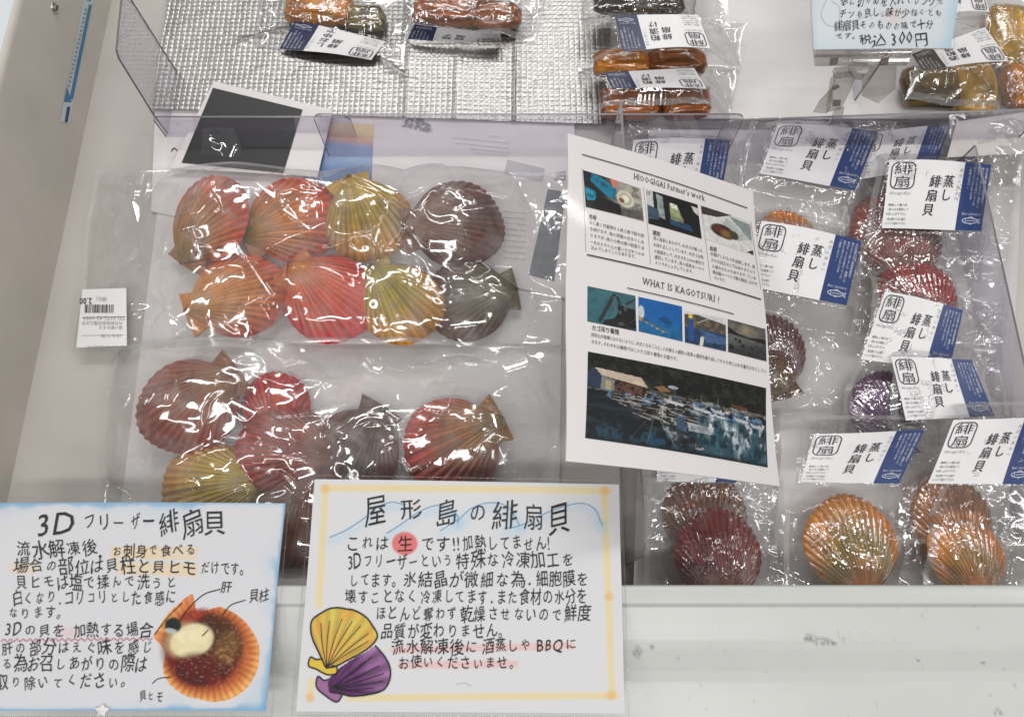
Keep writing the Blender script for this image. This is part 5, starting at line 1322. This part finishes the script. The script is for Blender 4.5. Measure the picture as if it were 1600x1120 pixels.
# ================================================================== PRICE CARD in its clear clip at the back
def paint_price(p):
    p.mix(p.X * 0 + 1, A(206, 212, 216)); X, Y = p.X, p.Y
    n = fbm(X, Y, .04, 5)
    p.mix((1 - sm(0, 20, X - 1268 + 10 * n)) * .35, A(130, 176, 200)); p.mix((1 - sm(0, 30, 1492 - (Y * .22) - X + 14 * n)) * .5, A(140, 186, 206)); p.mix(sm(62, 90, Y + 14 * n) * .25, A(160, 192, 206))
    p.mix(np.exp(-((X - 1395) / 16) ** 2 - ((Y - 28) / 14) ** 2) * .35, A(222, 170, 160))
def extra_price(s):
    s.ink(pline(curve([(1290, 2), (1282, 24), (1292, 42), (1308, 38), (1310, 14), (1298, 4)], 30), .8), 5)
    s.ink(pline(curve([(1320, 38), (1380, 22), (1440, 22), (1470, 4)], 30), .7), 5)
sign('price_card', [(1264, -70), (1506, -70), (1484, 77), (1270, 80)], .135, .115, 'pale blue handwritten price card reading 300 yen, held in a clear clip', paint_price, SIGN_PRICE, 1.1, 120, 80, extra_price, lam=3, wt='t')
cl = thing('card_clip', un(1300, 150, .08), 'clear plastic clip stand holding the pale blue price card', 'clip stand')
def slab(mb, pts, z0, th, m=0, edge=None):
    P = np.array([un(x, y, z) for (x, y), z in zip(pts, z0 if np.ndim(z0) else [z0] * len(pts))])
    V, c, t = prism(P, np.array([0, 0, th])); mb.add(V, c, m); mb.add(V, t, m)
    if edge is not None:
        for k in (0, len(P)): edge.tube(np.concatenate([V[k:k + len(P)], V[k:k + 1]]), .00045)
mb = MB()
slab(mb, [(1270, 79), (1421, 79), (1419, 90), (1271, 90)], .108, .007, 0); slab(mb, [(1271, 92), (1418, 91), (1416, 103), (1273, 104)], .104, .006, 0)
put('card_holder', mb.mesh('card_holder', M['clip']), cl);
for x in (1297, 1376):
    mb = MB(); slab(mb, [(x, 92), (x + 13, 91), (x + 11, 101), (x - 1, 102)], .1112, .0012, 0); put('holder_pad', mb.mesh('holder_pad', M['brownprint']), cl)
mb = MB()
slab(mb, [(1325, 105), (1345, 103), (1352, 116), (1346, 126), (1334, 124), (1326, 116)], .094, .010, 0); slab(mb, [(1346, 104), (1400, 102), (1398, 140), (1372, 162), (1346, 150)], .078, .002, 0)
put('neck', mb.mesh('neck', M['clip']), cl);
mb = MB()
slab(mb, [(1297, 124), (1324, 121), (1330, 134), (1322, 152), (1312, 172), (1290, 176), (1296, 152), (1300, 138)], .084, .010, 0)
slab(mb, [(1298, 140), (1290, 150), (1276, 164), (1270, 176), (1292, 178), (1298, 160)], .076, .006, 0)
slab(mb, [(1302, 174), (1316, 172), (1312, 194), (1294, 196)], .070, .006, 0)
slab(mb, [(1300, 112), (1322, 110), (1326, 122), (1304, 124)], .092, .006, 0)
put('clip_jaw', mb.mesh('clip_jaw', M['clip']), cl);
mb = MB(); slab(mb, [(1301, 157), (1314, 157), (1312, 166), (1300, 166)], .0945, .001); slab(mb, [(1300, 137), (1308, 133), (1312, 137), (1304, 141)], .0945, .001); put('spring', mb.mesh('spring', M['brownprint']), cl)

# ================================================================== CLEAR DIVIDERS
def panel(P, nrm, label, th=.0022, name='clear_divider'):
    """P: outline points in 3-D (flat), nrm: thickness direction"""
    P = np.asarray(P, float); n = np.asarray(nrm, float) / np.linalg.norm(nrm) * th
    V, c, t = prism(P, n)
    root = thing(name, P.mean(0) * [1, 1, 0], label, 'divider')
    mb = MB(); mb.add(V, t, 0); put('sheet', mb.mesh('sheet', M['acrylic']), root)
    e = MB(); e.add(V, c, 0); put('cut_edge', e.mesh('cut_edge', M['acrylic_edge']), root)
def round_top(xa, za, xb, zb, y, r, zbot=.001, tilt=0.0):
    """upright panel across the view: top edge from (xa,za) to (xb,zb) with rounded corners"""
    pts = [(xa, zbot)]
    for k in np.linspace(0, 90, 7): pts.append((xa + r - r * math.cos(math.radians(k)), za - r + r * math.sin(math.radians(k))))
    for k in np.linspace(0, 90, 7): pts.append((xb - r + r * math.sin(math.radians(k)), zb - r + r * math.cos(math.radians(k))))
    pts.append((xb, zbot))
    return [(x, y + tilt * z, z) for x, z in pts]
a = un(487, 180, .08); b = un(1166, 183, .08)
panel(round_top(a[0], .08, b[0], .08, a[1], .010), (0, 1, 0), 'clear divider standing behind the upper scallop bag', )
a = un(1132, 185, .085); b = un(1640, 166, .085)
pts = round_top(a[0], .085, b[0], .085, 0, .010); k = (b[1] - a[1]) / (b[0] - a[0])
panel([(x, a[1] + (x - a[0]) * k - .004, z) for x, y, z in pts], (-k, 1, 0), 'clear divider at the back of the steamed scallop pouches, clip stand on its edge')
a = un(236, 184, .04); b = un(546, 191, .04)
panel([(x, y - .004, z) for x, y, z in round_top(a[0], .04, b[0], .04, a[1] + .004, .008)], (0, 1, 0), 'low clear divider at the foot of the silver foil sheet')
def on_x(x, pts):
    d = ray(pts); t = (x - C0[0]) / d[:, 0]; return C0 + d * t[:, None]
P = on_x(-.402, [(190, -20), (180, 78), (184, 92), (240, 182)]); 
P = np.concatenate([P, [[-.402, P[-1, 1], .002], [-.402, P[0, 1], .002]]])
panel(P, (1, 0, 0), 'clear side divider with a cut off corner standing along the left wall')
xa = un(1003, 800, .115)[0]
P = [(xa, .475, .002), (xa, .475, .115)] + [(xa, .034 + .016 - .016 * math.sin(math.radians(k)), .115 - .016 + .016 * math.cos(math.radians(k))) for k in np.linspace(0, 90, 8)] + [(xa, .030, .002)]
panel(P, (1, 0, 0), 'clear lengthwise divider between raw scallop bags and steamed pouches')
xb = un(1572, 500, .05)[0]
P = [(xb, .46, .002), (xb, .46, .06), (xb, .05, .06), (xb, .05, .002)]
panel(P, (1, 0, 0), 'clear lengthwise divider at the right edge of the steamed pouches')
P = on_x(un(1410, 165, .085)[0] , [(1404, 100), (1412, 118), (1412, 148), (1400, 166)])
P = [(p[0], p[1], p[2]) for p in P]; 
x2 = un(1412, 140, .10)[0]
P = [(x2, .56, .002), (x2, .56, .12), (x2, .70, .12), (x2, .70, .002)]
panel(P, (1, 0, 0), 'clear lengthwise divider right behind the pale blue price card')
